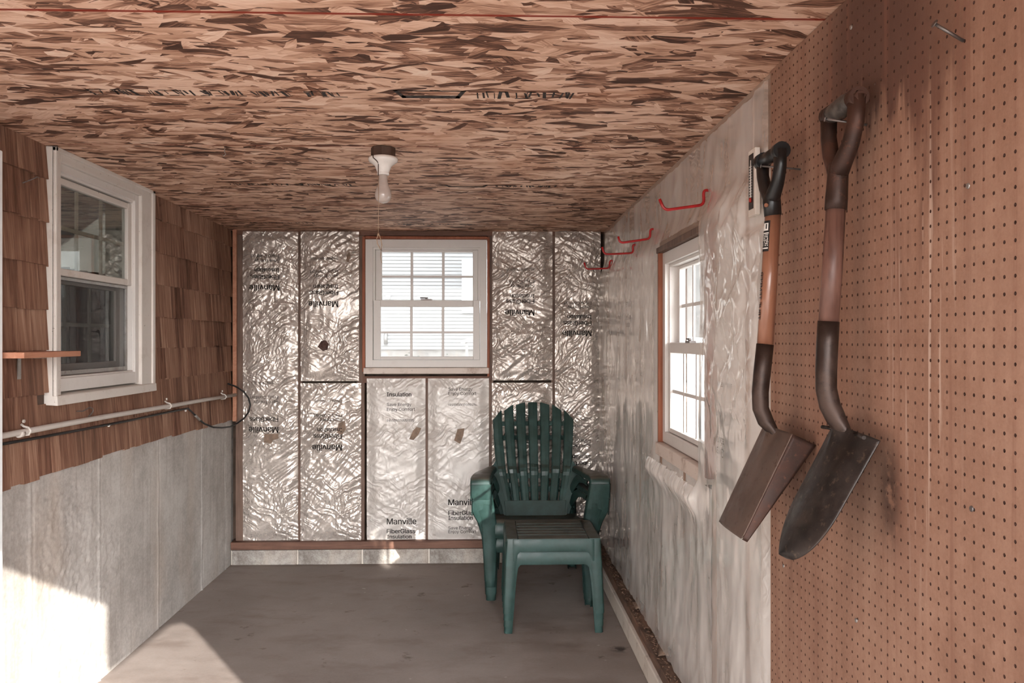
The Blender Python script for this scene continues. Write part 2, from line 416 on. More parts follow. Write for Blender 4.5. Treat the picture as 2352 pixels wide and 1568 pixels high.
def mat_glass(name, tint=(1,1,1), base=.0, gain=1.0, f0=.012):
    m = Mat(name)
    fr = schlick(m, f0=f0)
    gl = m.node('ShaderNodeBsdfGlossy', {'Color': (1,1,1,1), 'Roughness': .02}).outputs[0]
    tr = m.node('ShaderNodeBsdfTransparent', {'Color': (*tint, 1)}).outputs[0]
    f = m.math('ADD', m.math('MULTIPLY', fr, gain), base, clamp=True)
    return m.done(m.node('ShaderNodeMixShader', {0: f, 1: tr, 2: gl}).outputs[0])
def mat_flat(name, col, rough=.6, metal=0., spec=.4, var=.25, scale=30):
    m = Mat(name); v = m.co(); n = m.noise(v, scale, 4, .6)
    c = m.mix(m.rng(n, .3, .7), tuple(q*(1-var) for q in col), tuple(min(1, q*(1+var*.6)) for q in col))
    return m.done(m.pbr(c, rough, metal, spec))
def mat_screen():
    m = Mat('insect screen mesh')
    tr = m.node('ShaderNodeBsdfTransparent', {'Color': (1,1,1,1)}).outputs[0]
    df = m.node('ShaderNodeBsdfDiffuse', {'Color': (.10,.10,.10,1)}).outputs[0]
    return m.done(m.node('ShaderNodeMixShader', {0: .33, 1: tr, 2: df}).outputs[0])
SEAMS = [0.62, 1.855, 3.09, 4.40]
MT['osb'] = mat_osb(); MT['cedar'] = mat_cedar()
MT['concrete'] = mat_concrete('cast foundation concrete', (.60,.57,.535), (.36,.33,.30)); MT['block'] = mat_concrete('grey concrete block', (.50,.47,.43), (.20,.17,.15), False, 2.)
MT['curb'] = mat_paint('whitewashed concrete curb', (.66,.60,.53), (.30,.22,.17), .6, .8, .2)
MT['floor'] = mat_floor()
MT['foil'] = mat_foil('wrinkled silver plastic facing', (.58,.515,.465), .38, 1.2, .26); MT['foil_white'] = mat_foil('milky plastic facing', (.62,.575,.535), .1, .7, .36)
MT['foil_side'] = mat_foil('white plastic facing', (.88,.845,.81), .0, .5, .45, .55)
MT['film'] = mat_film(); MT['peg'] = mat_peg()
MT['stud'] = mat_wood('old framing lumber', (.10,.058,.042), (.21,.132,.098), 'Z')
MT['plate'] = mat_wood('framing lumber along the sill', (.10,.045,.03), (.20,.10,.066), 'X')
MT['plate_y'] = mat_wood('dirty sill plate', (.10,.06,.042), (.24,.14,.095), 'Y', dark=(.045,.028,.02))
MT['tan'] = mat_wood('tan header board', (.34,.24,.185), (.46,.345,.275), 'Y', .6)
MT['tan_z'] = mat_wood('tan stud edge', (.40,.27,.20), (.52,.37,.285), 'Z', .6)
MT['red'] = mat_wood('red brown window buck', (.235,.072,.034), (.36,.125,.065), 'Z')
MT['raw'] = mat_wood('raw pine board', (.37,.155,.09), (.50,.25,.16), 'Y')
MT['white'] = mat_paint('white vinyl', (.70,.66,.625), (.42,.33,.28), .18, .42)
MT['white_old'] = mat_paint('old white paint', (.68,.63,.58), (.36,.25,.18), .38, .55)
MT['sill'] = mat_paint('peeling sill paint', (.70,.60,.53), (.26,.14,.085), .85, .6)
MT['glass'] = mat_glass('window glass', (.975,.985,.985)); MT['glass_dark'] = mat_glass('house window glass', (.80,.84,.82), .04, 1.4, .04)
MT['screen'] = mat_screen()
MT['green'] = mat_plastic_green()
MT['ink'] = mat_flat('printed black ink', (.026,.022,.021), .8, spec=.08, var=.4)
MT['ink_pale'] = mat_flat('faded grey ink', (.045,.039,.036), .8, spec=.08, var=.5)
MT['stampink'] = mat_flat('stencil ink', (.05,.04,.036), .8, var=.6, scale=60)
MT['ash'] = mat_wood('varnished orange ash', (.22,.088,.05), (.33,.148,.088), 'Z', .3, .5, .7, coat=.6)
MT['darkwood'] = mat_wood('dark weathered handle wood', (.055,.022,.016), (.20,.10,.075), 'Z', .42, .4, .8)
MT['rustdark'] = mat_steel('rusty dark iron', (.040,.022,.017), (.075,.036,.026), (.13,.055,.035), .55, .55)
MT['blade'] = mat_steel('brown worn steel', (.13,.088,.070), (.165,.115,.093), (.08,.048,.035), .5, .5)
MT['blade_dark'] = mat_steel('dark worn steel', (.035,.030,.028), (.062,.050,.045), (.13,.095,.072), .42, .7)
MT['socket'] = mat_steel('dark socket steel', (.035,.022,.018), (.075,.048,.038), (.025,.016,.013), .42, .55)
MT['blackplastic'] = mat_flat('black moulded plastic', (.012,.011,.011), .33, spec=.5)
MT['galv'] = mat_steel('galvanised steel', (.33,.31,.29), (.45,.43,.41), (.2,.16,.13), .4, .8)
MT['nail'] = mat_steel('dull nail steel', (.16,.14,.13), (.24,.21,.2), (.10,.06,.05), .45, .8)
MT['conduit'] = mat_paint('grey conduit', (.60,.555,.51), (.28,.2,.16), .3, .45)
MT['rubber'] = mat_flat('black cable', (.012,.011,.011), .45)
MT['redrod'] = mat_flat('red vinyl dip', (.42,.012,.014), .35, spec=.5, var=.2)
MT['porcelain'] = mat_flat('white porcelain', (.78,.74,.70), .18, spec=.6, var=.05)
MT['boxmetal'] = mat_steel('brown junction box', (.085,.05,.037), (.13,.08,.06), (.05,.03,.022), .5, .5)
MT['bulb'] = mat_flat('frosted bulb glass', (.47,.40,.36), .08, spec=.7, var=.06)
MT['brass'] = mat_flat('bulb collar', (.62,.57,.53), .3, .8, var=.1)
MT['string'] = mat_flat('tan cotton string', (.36,.24,.16), .9)
MT['paper'] = mat_flat('white card', (.74,.68,.61), .5, var=.06)
MT['label'] = mat_flat('black label', (.018,.017,.017), .4)
MT['labelwhite'] = mat_flat('white label print', (.75,.72,.68), .5, var=.05)
MT['redink'] = mat_flat('red spirit', (.45,.03,.02), .3)
MT['kraft'] = mat_flat('brown kraft paper', (.24,.165,.12), .75, var=.3)
MT['batting'] = mat_flat('bare fibreglass', (.30,.23,.185), .95, var=.5, scale=20)
MT['sheath'] = mat_flat('dark sheathing', (.10,.065,.048), .9, var=.5, scale=6)
MT['shade_block'] = mat_flat('grey shade block', (.13,.13,.128), .85, var=.2, scale=2)
MT['gripgrey'] = mat_flat('grey worn grip wood', (.085,.07,.06), .5, var=.5, scale=50)
MT['pegcore'] = mat_flat('dark hardboard core', (.11,.052,.037), .9)
MT['siding'] = mat_paint('pale grey clapboard', (.40,.39,.375), (.34,.33,.32), .15, .6)
MT['trimwhite'] = mat_flat('white outdoor trim', (.84,.86,.88), .5, var=.05)
MT['ground'] = mat_concrete('pale driveway', (.62,.60,.57), (.48,.46,.44), False, .4)
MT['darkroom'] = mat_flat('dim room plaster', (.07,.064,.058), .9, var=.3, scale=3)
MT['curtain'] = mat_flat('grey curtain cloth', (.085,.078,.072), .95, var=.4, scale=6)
MT['roof'] = mat_flat('roof shingles', (.16,.15,.15), .9, var=.4)
MT['leaf'] = mat_flat('bare shrub leaves', (.16,.17,.12), .8, var=.5)
MT['bark'] = mat_flat('tree bark', (.16,.13,.11), .9, var=.5)
MT['debris'] = mat_flat('dry leaf debris', (.20,.125,.085), .9, var=.7, scale=40)
# ------------------------------------------------------------------ floor, ceiling, walls
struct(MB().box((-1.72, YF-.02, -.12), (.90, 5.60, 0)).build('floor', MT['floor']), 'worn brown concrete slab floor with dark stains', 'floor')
g = MB().box((-30, -40, -.20), (40, 60, -.125)).build('ground', MT['ground']); struct(g, 'pale concrete ground outside the shed', 'ground')

cl = empty('ceiling', (0, 0, ZC)); struct(cl, 'strand board ceiling of wide sheets with red seams', 'ceiling')
ys = [YF-.05] + SEAMS + [5.60]
for a, b in zip(ys[:-1], ys[1:]):
    a = a if a > 0 else YF
    a += .0015; b -= .0015
    MB().hexa([(-1.70, a, zc(a)), (.90, a, zc(a)), (.90, b, zc(b)), (-1.70, b, zc(b))], [(-1.70, a, zc(a)+.012), (.90, a, zc(a)+.012), (.90, b, zc(b)+.012), (-1.70, b, zc(b)+.012)]).build('strand_board_sheet', MT['osb'], cl)
MB().box((-1.95, YF-.09, ZC+.012), (1.2, 5.75, ZC+.10)).build('roof_deck', MT['roof'], cl)
MB().box((-1.70, YF-.025, ZC-.047), (.90, YF, ZC)).build('eave_board', MT['raw'], cl)
# stencilled grade stamps (illegible bars and brackets) on the underside of the sheets
def stamp(px0, px1, py, seed, bracket=True, h=.07):
    r = random.Random(seed); p0 = onZ(px0, py, ZC); p1 = onZ(px1, py, ZC)
    L = p1.x-p0.x; mb = MB(); y0 = p0.y; z = zc(y0)-.0014
    def q(x0, x1, ya, yb, sk=0.):
        mb.add([(x0,ya,z),(x1,ya,z),(x1+sk,yb,z),(x0+sk,yb,z)], [(0,3,2,1)])
    x = p0.x
    if bracket:
        w = L*.40
        q(x, x+w, y0-h*.5, y0-h*.42); q(x+.02, x+w-.02, y0+h*.15, y0+h*.5); q(x, x+.014, y0-h*.5, y0+h*.45, .02); q(x+w-.014, x+w, y0-h*.5, y0+h*.45, -.02)
        x += w+.03
    while x < p1.x:
        w = r.choice([.0025, .004, .006, .010])
        if r.random() < .85:
            a = y0-h*.5*r.uniform(.55, 1); b = y0+h*.5*r.uniform(.3, 1); q(x, x+w, a, b, r.uniform(-.006, .010))
        if r.random() < .18: q(x, x+r.uniform(.012, .03), y0+h*.38, y0+h*.46)
        if r.random() < .18: q(x, x+r.uniform(.012, .03), y0-h*.46, y0-h*.38)
        x += w + r.choice([.003, .004, .006, .012, .02])
    mb.build('ink_stamp', MT['stampink'], cl)['label'] = 'smudged black grade stamp'
stamp(905, 1320, 213, 3, True, .075); stamp(205, 780, 208, 5, False, .06); stamp(530, 800, 416, 8, False, .05); stamp(1020, 1275, 420, 9, True, .05)
stamp(895, 1090, 506, 11, False, .05); stamp(575, 720, 503, 12, False, .05)

# --- left wall: poured concrete below, cedar shingles above
CT = .925
wl = empty('wall_left', (XL, 2.7, 0)); struct(wl, 'left wall of cedar shingles above poured concrete', 'wall')
nu, nv = 640, 120
Y = np.linspace(-.3, 5.36, nu)[:, None]*np.ones((1, nv)); Z = np.ones((nu, 1))*np.linspace(-.02, CT+.04, nv)[None, :]
d = .004*perlin(Y*1.4, Z*1.4, 1)+.0025*perlin(Y*7, Z*7, 2)
rough = sstep(.05, .35, perlin(Y*1.3+4, Z*2.2+2, 5)+.28-np.abs(Y-3.35)*.35-.25*np.abs(Z-.62))
d += rough*(.003*np.maximum(crease(Y*20+perlin(Y*9, Z*9, 8), Z*46, 6), 0)-.002+.0035*perlin(Y*34, Z*66, 7)+.003*perlin(Y*70, Z*110, 3))
for sy in (2.40, 3.014, 3.543, 4.17, 4.81, 5.24):
    yy = Y + .004*perlin(Z*5, Y*0+sy, 9)
    d += (.006+.004*perlin(Z*9, Y*0+sy*3, 10))*np.exp(-((yy-sy)/.006)**2) - .005*np.exp(-((yy-sy-.014)/.007)**2)
P = np.stack([XL + d, Y, Z], -1)
MB().grid(P).build('concrete_foundation', MT['concrete'], wl)
MB().box((-1.78, -.3, -.1), (XL-.02, 5.5, CT+.02)).build('concrete_core', MT['concrete'], wl)
# shingle courses
WY0, WY1, WZ0, WZ1 = 3.115, 4.035, 1.190, 2.125        # window opening in the shingles
cz = [.925, 1.07, 1.225, 1.38, 1.53, 1.69, 1.848, 2.007]
sh = MB(); r = random.Random(11)
for k, z0 in enumerate(cz):
    z1 = (cz[k+1] if k+1 < len(cz) else 2.16) + .02
    z1 = min(z1, ZC-.002)
    under = z0 < WZ0 < z1
    y = .2 + r.random()*.1
    while y < 5.335:
        w = r.choice([.055, .065, .075, .085, .095, .105, .12, .14])*r.uniform(.9, 1.1); y1 = min(y+w, 5.337)
        segs = [(y, y1)]
        if z0 < WZ1 and z1 > WZ0+.03:
            segs = [(y, y1, WZ0-.004)] if under else []
            if under: y0_ = y
            if not under and y < WY0: segs.append((y, min(y1, WY0)))
            if not under and y1 > WY1: segs.append((max(y, WY1), y1))
        if under and (y1 < WY0 or y > WY1): segs = [(y, y1)]
        for sg in segs:
            a, b = sg[:2]; zt = sg[2] if len(sg) > 2 else z1
            if b-a < .012: continue
            j = r.uniform(-.004, .004); th = .011+r.uniform(0, .004); zb = z0+j; t = r.uniform(-.0015, .0015)
            if z0 == .925: zb += .010*math.sin(a*2.1)
            sh.hexa([(XL, a+.001, zb), (XL+th, a+.001, zb), (XL+th+t, b-.001, zb), (XL, b-.001, zb)],
                    [(XL-.01, a+.001, zt), (XL+.002, a+.001, zt), (XL+.002+t*.5, b-.001, zt), (XL-.01, b-.001, zt)])
        y = y1
sh.build('shingle_cladding', MT['cedar'], wl)
bk = MB()
for (ya, yb, za, zb) in ((-.3, WY0, CT, ZC), (WY1, 5.5, CT, ZC), (WY0, WY1, CT, WZ0), (WY0, WY1, WZ1, ZC)):
    bk.box((XL-.10, ya, za), (XL-.004, yb, zb))
bk.build('wall_sheathing', MT['sheath'], wl)
# room of the house seen through the left window
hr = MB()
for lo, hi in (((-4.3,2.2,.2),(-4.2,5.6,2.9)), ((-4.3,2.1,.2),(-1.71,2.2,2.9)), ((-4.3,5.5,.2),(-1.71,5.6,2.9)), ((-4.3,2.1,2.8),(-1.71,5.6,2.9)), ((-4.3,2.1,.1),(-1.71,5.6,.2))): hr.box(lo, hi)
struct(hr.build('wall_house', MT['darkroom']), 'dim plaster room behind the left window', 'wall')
cu = MB()
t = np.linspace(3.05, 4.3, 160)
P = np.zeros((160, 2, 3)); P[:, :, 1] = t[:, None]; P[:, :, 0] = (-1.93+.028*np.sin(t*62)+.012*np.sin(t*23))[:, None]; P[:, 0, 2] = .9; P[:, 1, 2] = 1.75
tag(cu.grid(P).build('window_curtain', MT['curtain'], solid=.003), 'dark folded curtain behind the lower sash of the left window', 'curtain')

# --- back wall
BW = dict(x0=onY(840, 548, YB).x, x1=onY(1122, 548, YB).x, z0=onY(980, 843, YB).z, z1=onY(980, 548, YB).z)
wb = empty('wall_back', (-.4, YB+.1, 0)); struct(wb, 'back wall of sheathing behind the insulation', 'wall')
s = MB()
hx0, hx1, hz0, hz1 = BW['x0'], BW['x1'], BW['z0'], BW['z1']
for a, b in (((-1.72, 0), (hx0, ZC)), ((hx1, 0), (.90, ZC)), ((hx0, 0), (hx1, hz0)), ((hx0, hz1), (hx1, ZC))):
    s.box((a[0], YB+.095, a[1]), (b[0], YB+.12, b[1]))
s.build('wall_sheathing', MT['sheath'], wb)
MB().box((-1.72, YB+.12, -.1), (hx0-.02, YB+.15, 2.2)).box((hx1+.02, YB+.12, -.1), (.9, YB+.15, 2.2)).box((hx0-.02, YB+.12, -.1), (hx1+.02, YB+.15, hz0-.02)).box((hx0-.02, YB+.12, hz1+.02), (hx1+.02, YB+.15, 2.2)).build('outer_cladding', MT['siding'], wb)
def studx(px): return onY(px, 800, YB).x
n = 1
for px, z0, z1, w in ((552, .13, ZC, .03), (687, .13, ZC, .019), (828, .13, ZC, .026), (980, .13, hz0-.06, .019), (1127, .13, ZC, .019), (1272, .13, ZC, .019)):
    x = studx(px)
    struct(MB().box((x-w, YB+.002, z0), (x+w, YB+.09, z1)).build('trim_%d' % n, MT['stud'], bevel=.002), 'old brown stud between batts on the back wall', 'stud'); n += 1
struct(MB().box((hx0-.02, YB-.002, hz0-.10), (hx1+.02, YB+.09, hz0-.058)).build('trim_%d' % n, MT['plate']), 'dark rough sill plate under the back window', 'plate'); n += 1
struct(MB().box((-1.57, YB-.004, hz1+.018), (.74, YB+.09, ZC)).build('trim_%d' % n, MT['plate']), 'dark header along the top of the back wall', 'plate'); n += 1
zb1 = onY(800, 1262, 5.33).z; zb2 = onY(800, 1243, 5.33).z
struct(MB().box((-1.60, 5.325, zb1+.004), (.69, 5.46, zb2)).build('baseboard_back', MT['plate'], bevel=.003), 'reddish brown wooden bottom plate along the back wall', 'plate')
# the block course under it, each block a thing
bx = [-1.60] + [onY(px, 1275, 5.33).x for px in (683, 832, 985, 1150, 1310)] + [.69]
for i, (a, b) in enumerate(zip(bx[:-1], bx[1:])):
    lab = ['grey concrete block at the left end of the back wall foot', 'second concrete block from the left under the back plate', 'concrete block under the sunlit spot of the back wall',
           'mottled concrete block left of the chair foot under the back plate', 'concrete block hidden behind the chair at the back wall', 'concrete block in the right back corner'][i]
    o = MB().box((a+.006, 5.33, 0), (b-.006, 5.45, zb1)).build('concrete_block', MT['block'], bevel=.004, origin=((a+b)/2, 5.39, 0))
    o.data.transform(Matrix.Identity(4)); tag(o, lab, 'block', 'concrete blocks under the back wall')
struct(MB().box((-1.60, 5.34, 0), (.69, 5.44, zb1-.003)).build('trim_%d' % n, MT['curb']), 'pale mortar between the blocks', 'mortar'); n += 1
# corner board at the left back corner
struct(MB().box((-1.592, 5.340, CT-.02), (-1.568, 5.362, ZC)).build('trim_%d' % n, MT['raw'], bevel=.002), 'raw corner board between shingles and insulation', 'trim'); n += 1

# --- right wall
RW = dict(ya=2.84, yb=3.62, z0=.965, z1=1.80)
XW = XR+.005
wr = empty('wall_right', (XR+.1, 3, 0)); struct(wr, 'right wall of sheathing behind the plastic', 'wall')
s = MB()
WEND = .742
for a, b in (((WEND, 0), (RW['ya'], ZC)), ((RW['yb'], 0), (5.5, ZC)), ((RW['ya'], 0), (RW['yb'], RW['z0'])), ((RW['ya'], RW['z1']), (RW['yb'], ZC))):
    s.box((XR+.095, a[0], a[1]), (XR+.12, b[0], b[1]))
s.build('wall_sheathing', MT['sheath'], wr)
s = MB().box((XR+.024, WEND, 0), (XR+.095, WEND+.038, ZC)).build('end_post', MT['stud'], wr)
# short header over the open side bay beside the door
hb = MB(); prof = [(YF, 1.80), (.03, 1.79), (.55, 1.768), (.70, 1.715), (.742, 1.65), (.742, ZC), (YF, ZC)]
hb.prism([(XR, y, z+.01) for y, z in prof], (.02, 0, 0)); hb.build('bay_header', MT['tan'], wr)
# studs and headers behind the film
def ryp(px): return onX(px, 780, XR).y
for y, z0, z1, w in ((5.30, .13, ZC, .019), (4.97, .13, 1.90, .019), (4.56, .13, 1.90, .019), (4.15, .13, 1.90, .019), (3.655, .13, 1.90, .019), (3.22, .13, RW['z0']-.045, .019), (2.80, .13, ZC, .026), (2.44, .13, 1.90, .019), (2.21, .13, ZC, .019)):
    struct(MB().box((XR+.012, y-w, z0), (XR+.095, y+w, z1)).build('trim_%d' % n, MT['tan_z'], bevel=.002), 'tan stud edge behind the plastic of the right wall', 'stud'); n += 1
struct(MB().box((XR+.006, 2.20, 1.885), (XR+.04, 5.36, ZC)).build('trim_%d' % n, MT['tan']), 'tan header board behind the film along the right wall top', 'board'); n += 1
struct(MB().box((XR+.006, RW['ya'], RW['z1']+.022), (XR+.04, RW['yb'], 1.885)).build('trim_%d' % n, MT['tan']), 'tan board over the right window', 'board'); n += 1
struct(MB().box((.690, .76, .082), (XR+.10, 5.33, .128)).build('baseboard_right', MT['plate_y'], bevel=.004), 'dirty brown sill plate along the right wall', 'plate')
struct(MB().box((.673, .76, 0), (XR+.12, 5.33, .088)).build('trim_%d' % n, MT['curb'], bevel=.005), 'chipped whitewashed concrete curb along the right wall', 'curb'); n += 1

# --- pegboard with real holes
def pegboard():
    p = .0254; r_ = .0031
    ny = int((2.2-WEND)/p); y1 = 2.205; ny = int((y1-WEND-.003)/p); y0 = y1-ny*p; nz = int((ZC-.13)/p); z1 = ZC-.003; z0 = z1-nz*p
    X0, X1 = XR, XR+.0055
    vs = []; fs = []; mi = []
    nyp, nzp = 2*ny+1, 2*nz+1
    idx = {}
    for i in range(nyp):
        for j in range(nzp):
            if i % 2 and j % 2: continue
            idx[i, j] = len(vs); vs.append((X0, y0+i*p/2, z0+j*p/2))
    ring = [(-1,-1),(0,-1),(1,-1),(1,0),(1,1),(0,1),(-1,1),(-1,0)]
    for i in range(ny):
        for j in range(nz):
            cy, cz_ = y0+(i+.5)*p, z0+(j+.5)*p; b = len(vs)
            for (a, c) in ring:
                q = math.hypot(a, c); vs.append((X0, cy+a/q*r_, cz_+c/q*r_))
            for (a, c) in ring:
                q = math.hypot(a, c); vs.append((X1, cy+a/q*r_, cz_+c/q*r_))
            o = [idx[2*i+1+a, 2*j+1+c] for a, c in ring]
            for k in range(8):
                l = (k+1) % 8
                fs.append((o[k], b+k, b+l, o[l])); mi.append(0); fs.append((b+k, b+8+k, b+8+l, b+l)); mi.append(1)
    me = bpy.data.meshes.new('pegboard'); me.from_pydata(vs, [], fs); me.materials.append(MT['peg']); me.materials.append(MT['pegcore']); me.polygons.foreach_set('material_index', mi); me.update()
    o = bpy.data.objects.new('pegboard', me); COL.objects.link(o); WORLD[o.name] = Vector((0,0,0))
    # dark cavity behind and a solid rim
    MB().box((XR+.012, WEND+.003, .13), (XR+.02, 2.2, ZC)).build('backing', MT['sheath'], o)
    MB().box((XR, WEND+.001, .128), (XR+.0055, y0, ZC)).box((XR, WEND+.001, .128), (XR+.0055, y1, z0)).build('rim', MT['peg'], o)
    return tag(o, 'brown water stained pegboard covering the near right wall', 'pegboard')
pegboard()
# ------------------------------------------------------------------ insulation batts and film
class Surf:
    """height field over a wall; u to the right as seen from the room, v up"""
    def __init__(s, u0, u1, v0, v1, to3, seed, bulge=.02, fold=.006, crum=.0035, diag=0., step=.0065, vert=0.):
        s.u0, s.u1, s.v0, s.v1, s.to3 = u0, u1, v0, v1, to3
        s.nu = max(8, int((u1-u0)/step)); s.nv = max(8, int((v1-v0)/step))
        U = np.linspace(u0, u1, s.nu)[:, None]*np.ones((1, s.nv)); V = np.ones((s.nu, 1))*np.linspace(v0, v1, s.nv)[None, :]
        a = (U-u0)/(u1-u0); b = (V-v0)/(v1-v0)
        e = np.minimum(np.minimum(a, 1-a)*(u1-u0), np.minimum(b, 1-b)*(v1-v0))
        h = bulge*sstep(0, .07, e)*(.75+.5*perlin(U*4, V*2.5, seed))
        # wrinkles radiating in diagonal pulls
        for k, (ang, amp) in enumerate(((diag, 1.), (-diag*.7, .6))):
            c, d = math.cos(ang), math.sin(ang)
            p = U*c+V*d; q = -U*d+V*c
            w = perlin(p*1.2, q*1.2, seed+20+k)*.02
            h += .8*fold*amp*np.maximum(crease(p*4.2+w*30, (q+w)*24, seed+3+k), -.2)*sstep(-.15, .35, perlin(U*2.2, V*2.2, seed+9+k))
        if vert: h += vert*np.maximum(crease(U*20+perlin(U*3, V*2, seed+40)*.8, V*1.1, seed+41), -.3)
        loose = sstep(-.1, .4, perlin(U*3, V*3, seed+30))
        h += .35*crum*(.35+.65*loose)*(crease(U*26, V*26, seed+5)*.5+crease(U*48, V*41, seed+6)*.28)
        h = np.maximum(h, 0)+.004
        s.U, s.V, s.h = U, V, h
    def height(s, u, v):
        fu = min(max((u-s.u0)/(s.u1-s.u0)*(s.nu-1), 0), s.nu-1.001); fv = min(max((v-s.v0)/(s.v1-s.v0)*(s.nv-1), 0), s.nv-1.001)
        i, j = int(fu), int(fv); a, b = fu-i, fv-j; h = s.h
        return h[i,j]*(1-a)*(1-b)+h[i+1,j]*a*(1-b)+h[i,j+1]*(1-a)*b+h[i+1,j+1]*a*b
    def mb(s, ragged=0.):
        V = s.V.copy()
        P = np.stack(s.to3(s.U, V, s.h), -1); m = MB().grid(P)
        return m
def back3(u, v, h): return (u, YB-h+0*u, v) if isinstance(u, np.ndarray) else (u, YB-h, v)
def right3(u, v, h): return (XR+.018-h+0*u, -u, v) if isinstance(u, np.ndarray) else (XR+.018-h, -u, v)

_fc = {}
try:                                              # a plain grotesque that ships with Blender, else the built in face
    FONT = bpy.data.fonts.load(bpy.utils.system_resource('DATAFILES')+'/fonts/Inter.woff2')
except Exception:
    FONT = None
def text_mesh(body, bold):
    key = (body, bold)
    if key not in _fc:
        cu = bpy.data.curves.new('t', 'FONT'); cu.body = body; cu.size = 1; cu.resolution_u = 3
        if FONT: cu.font = FONT
        cu.space_character = .97
        cu.offset = 0
        ob = bpy.data.objects.new('t', cu); COL.objects.link(ob)
        dg = bpy.context.evaluated_depsgraph_get(); me = bpy.data.meshes.new_from_object(ob.evaluated_get(dg))
        vs = [v.co.copy() for v in me.vertices]; fs = [tuple(p.vertices) for p in me.polygons]
        COL.objects.unlink(ob); bpy.data.objects.remove(ob); bpy.data.meshes.remove(me)
        x0 = min(v.x for v in vs); x1 = max(v.x for v in vs)
        if bold:                                  # heavier weight: the outline repeated a hair apart
            n = len(vs); d = [(0, 0), (.012, .004), (-.012, .004), (.012, -.004), (-.012, -.004)]
            vs = [Vector((v.x+a, v.y+b, 0)) for a, b in d for v in vs]; fs = [tuple(i+k*n for i in f) for k in range(5) for f in fs]
        _fc[key] = ([((v.x-x0)/(x1-x0), v.y/(x1-x0)) for v in vs], fs)
    return _fc[key]
LINES = {'M': ('Manville', True, 1.0), 'F': ('FiberGlass', True, .965), 'I': ('Insulation', True, .83), 'S': ('Save Energy', False, .83), 'E': ('Enjoy Comfort', False, .955)}
def lettering(sf, parent, edge, lines, flip, W=.186, mat='ink', fine=None):
    """one mesh per printed line, wrapped onto the wrinkled facing; lines: (key, v baseline); edge: u where the text starts"""
    sg = -1 if flip else 1
    def wrapped(draw, name):
        bm = bmesh.new(); draw(bm)
        us = [v.co.x for v in bm.verts]; vs = [v.co.y for v in bm.verts]
        geo = lambda: bm.verts[:]+bm.edges[:]+bm.faces[:]
        st = .008
        for a in np.arange(min(us)+st, max(us), st): bmesh.ops.bisect_plane(bm, geom=geo(), plane_co=(a,0,0), plane_no=(1,0,0))
        for a in np.arange(min(vs)+st, max(vs), st): bmesh.ops.bisect_plane(bm, geom=geo(), plane_co=(0,a,0), plane_no=(0,1,0))
        for co, no in (((sf.u0+.004,0,0),(-1,0,0)), ((sf.u1-.004,0,0),(1,0,0)), ((0,sf.v0+.004,0),(0,-1,0)), ((0,sf.v1-.004,0),(0,1,0))):
            bmesh.ops.bisect_plane(bm, geom=geo(), plane_co=co, plane_no=no, clear_outer=True)
        if bm.faces:
            bm.verts.ensure_lookup_table(); bm.verts.index_update()
            m = MB(); m.add([sf.to3(v.co.x, v.co.y, sf.height(v.co.x, v.co.y)+.0034) for v in bm.verts], [tuple(v.index for v in f.verts) for f in bm.faces])
            m.build(name, MT[mat], parent)
        bm.free()
    for k, v in lines:
        body, bold, w = LINES[k]; pts, fs = text_mesh(body, bold); w *= W
        def draw(bm):
            vv = [bm.verts.new((edge+sg*x*w, v+sg*y*w, 0)) for x, y in pts]
            for f in fs:
                try: bm.faces.new([vv[i] for i in f])
                except ValueError: pass
        wrapped(draw, 'printed_lettering')
    for v in (fine or []):
        r = random.Random(int(v*1e4))
        def draw(bm):
            for row in range(3):
                x = 0
                while x < W*.92:
                    w = r.uniform(.004, .012); y = v-sg*row*.0052
                    bm.faces.new([bm.verts.new((edge+sg*a, b, 0)) for a, b in ((x, y), (x+w, y), (x+w, y+.0022), (x, y+.0022))]); x += w+.0035
        wrapped(draw, 'fine_print')
def patch(sf, parent, pts, mat='kraft'):
    c = [sum(p[0] for p in pts)/len(pts), sum(p[1] for p in pts)/len(pts)]
    m = MB(); q = [c]+[list(p) for p in pts]
    n = len(pts); ring2 = [((p[0]+c[0])/2, (p[1]+c[1])/2) for p in pts]
    allp = [tuple(c)]+ring2+[tuple(p) for p in pts]
    fs = [(0, 1+i, 1+(i+1) % n) for i in range(n)]+[(1+i, 1+n+i, 1+n+(i+1) % n, 1+(i+1) % n) for i in range(n)]
    m.add([sf.to3(a, b, sf.height(a, b)+.003) for a, b in allp], fs)
    m.build('torn_patch', MT[mat], parent)['label'] = 'torn brown paper patch'

def px_b(px, py): p = onY(px, py, YB-.015); return p.x, p.z
def back_batt(name, x0, x1, y0, y1, label, seed, mat='foil', **k):
    u0, v1 = px_b(x0, y0); u1, v0 = px_b(x1, y1)
    sf = Surf(u0, u1, v0, v1, back3, seed, **k)
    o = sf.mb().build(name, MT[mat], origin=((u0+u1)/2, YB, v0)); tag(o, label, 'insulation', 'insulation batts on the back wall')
    # the glass wool behind the facing
    MB().box((u0+.004, YB+.004, v0+.003), (u1-.004, YB+.088, v1-.003)).build('wool', MT['batting'], o)
    return sf, o
def lb(pairs): return [(k, px_b(900, y)[1]) for k, y in pairs]
def ub(px): return px_b(px, 780)[0]
UP = lambda m: [('M', m), ('F', m-24), ('I', m-39), ('S', m-62), ('E', m-72)]
N = 'insulation_batt'
sA, A = back_batt(N, 557, 684, 531, 1241, 'tall silvery insulation batt in the left back corner', 100, diag=.7, fold=.010)
lettering(sA, A, ub(642), lb([('M', 655), ('F', 632), ('I', 617), ('S', 597), ('E', 586)]), True)
lettering(sA, A, ub(640), lb([('M', 979), ('F', 957), ('S', 919), ('E', 908)]), True, fine=[px_b(0, 882)[1]])
patch(sA, A, [px_b(*p) for p in ((608, 996), (640, 995), (641, 1006), (628, 1010), (624, 1018), (607, 1015))])
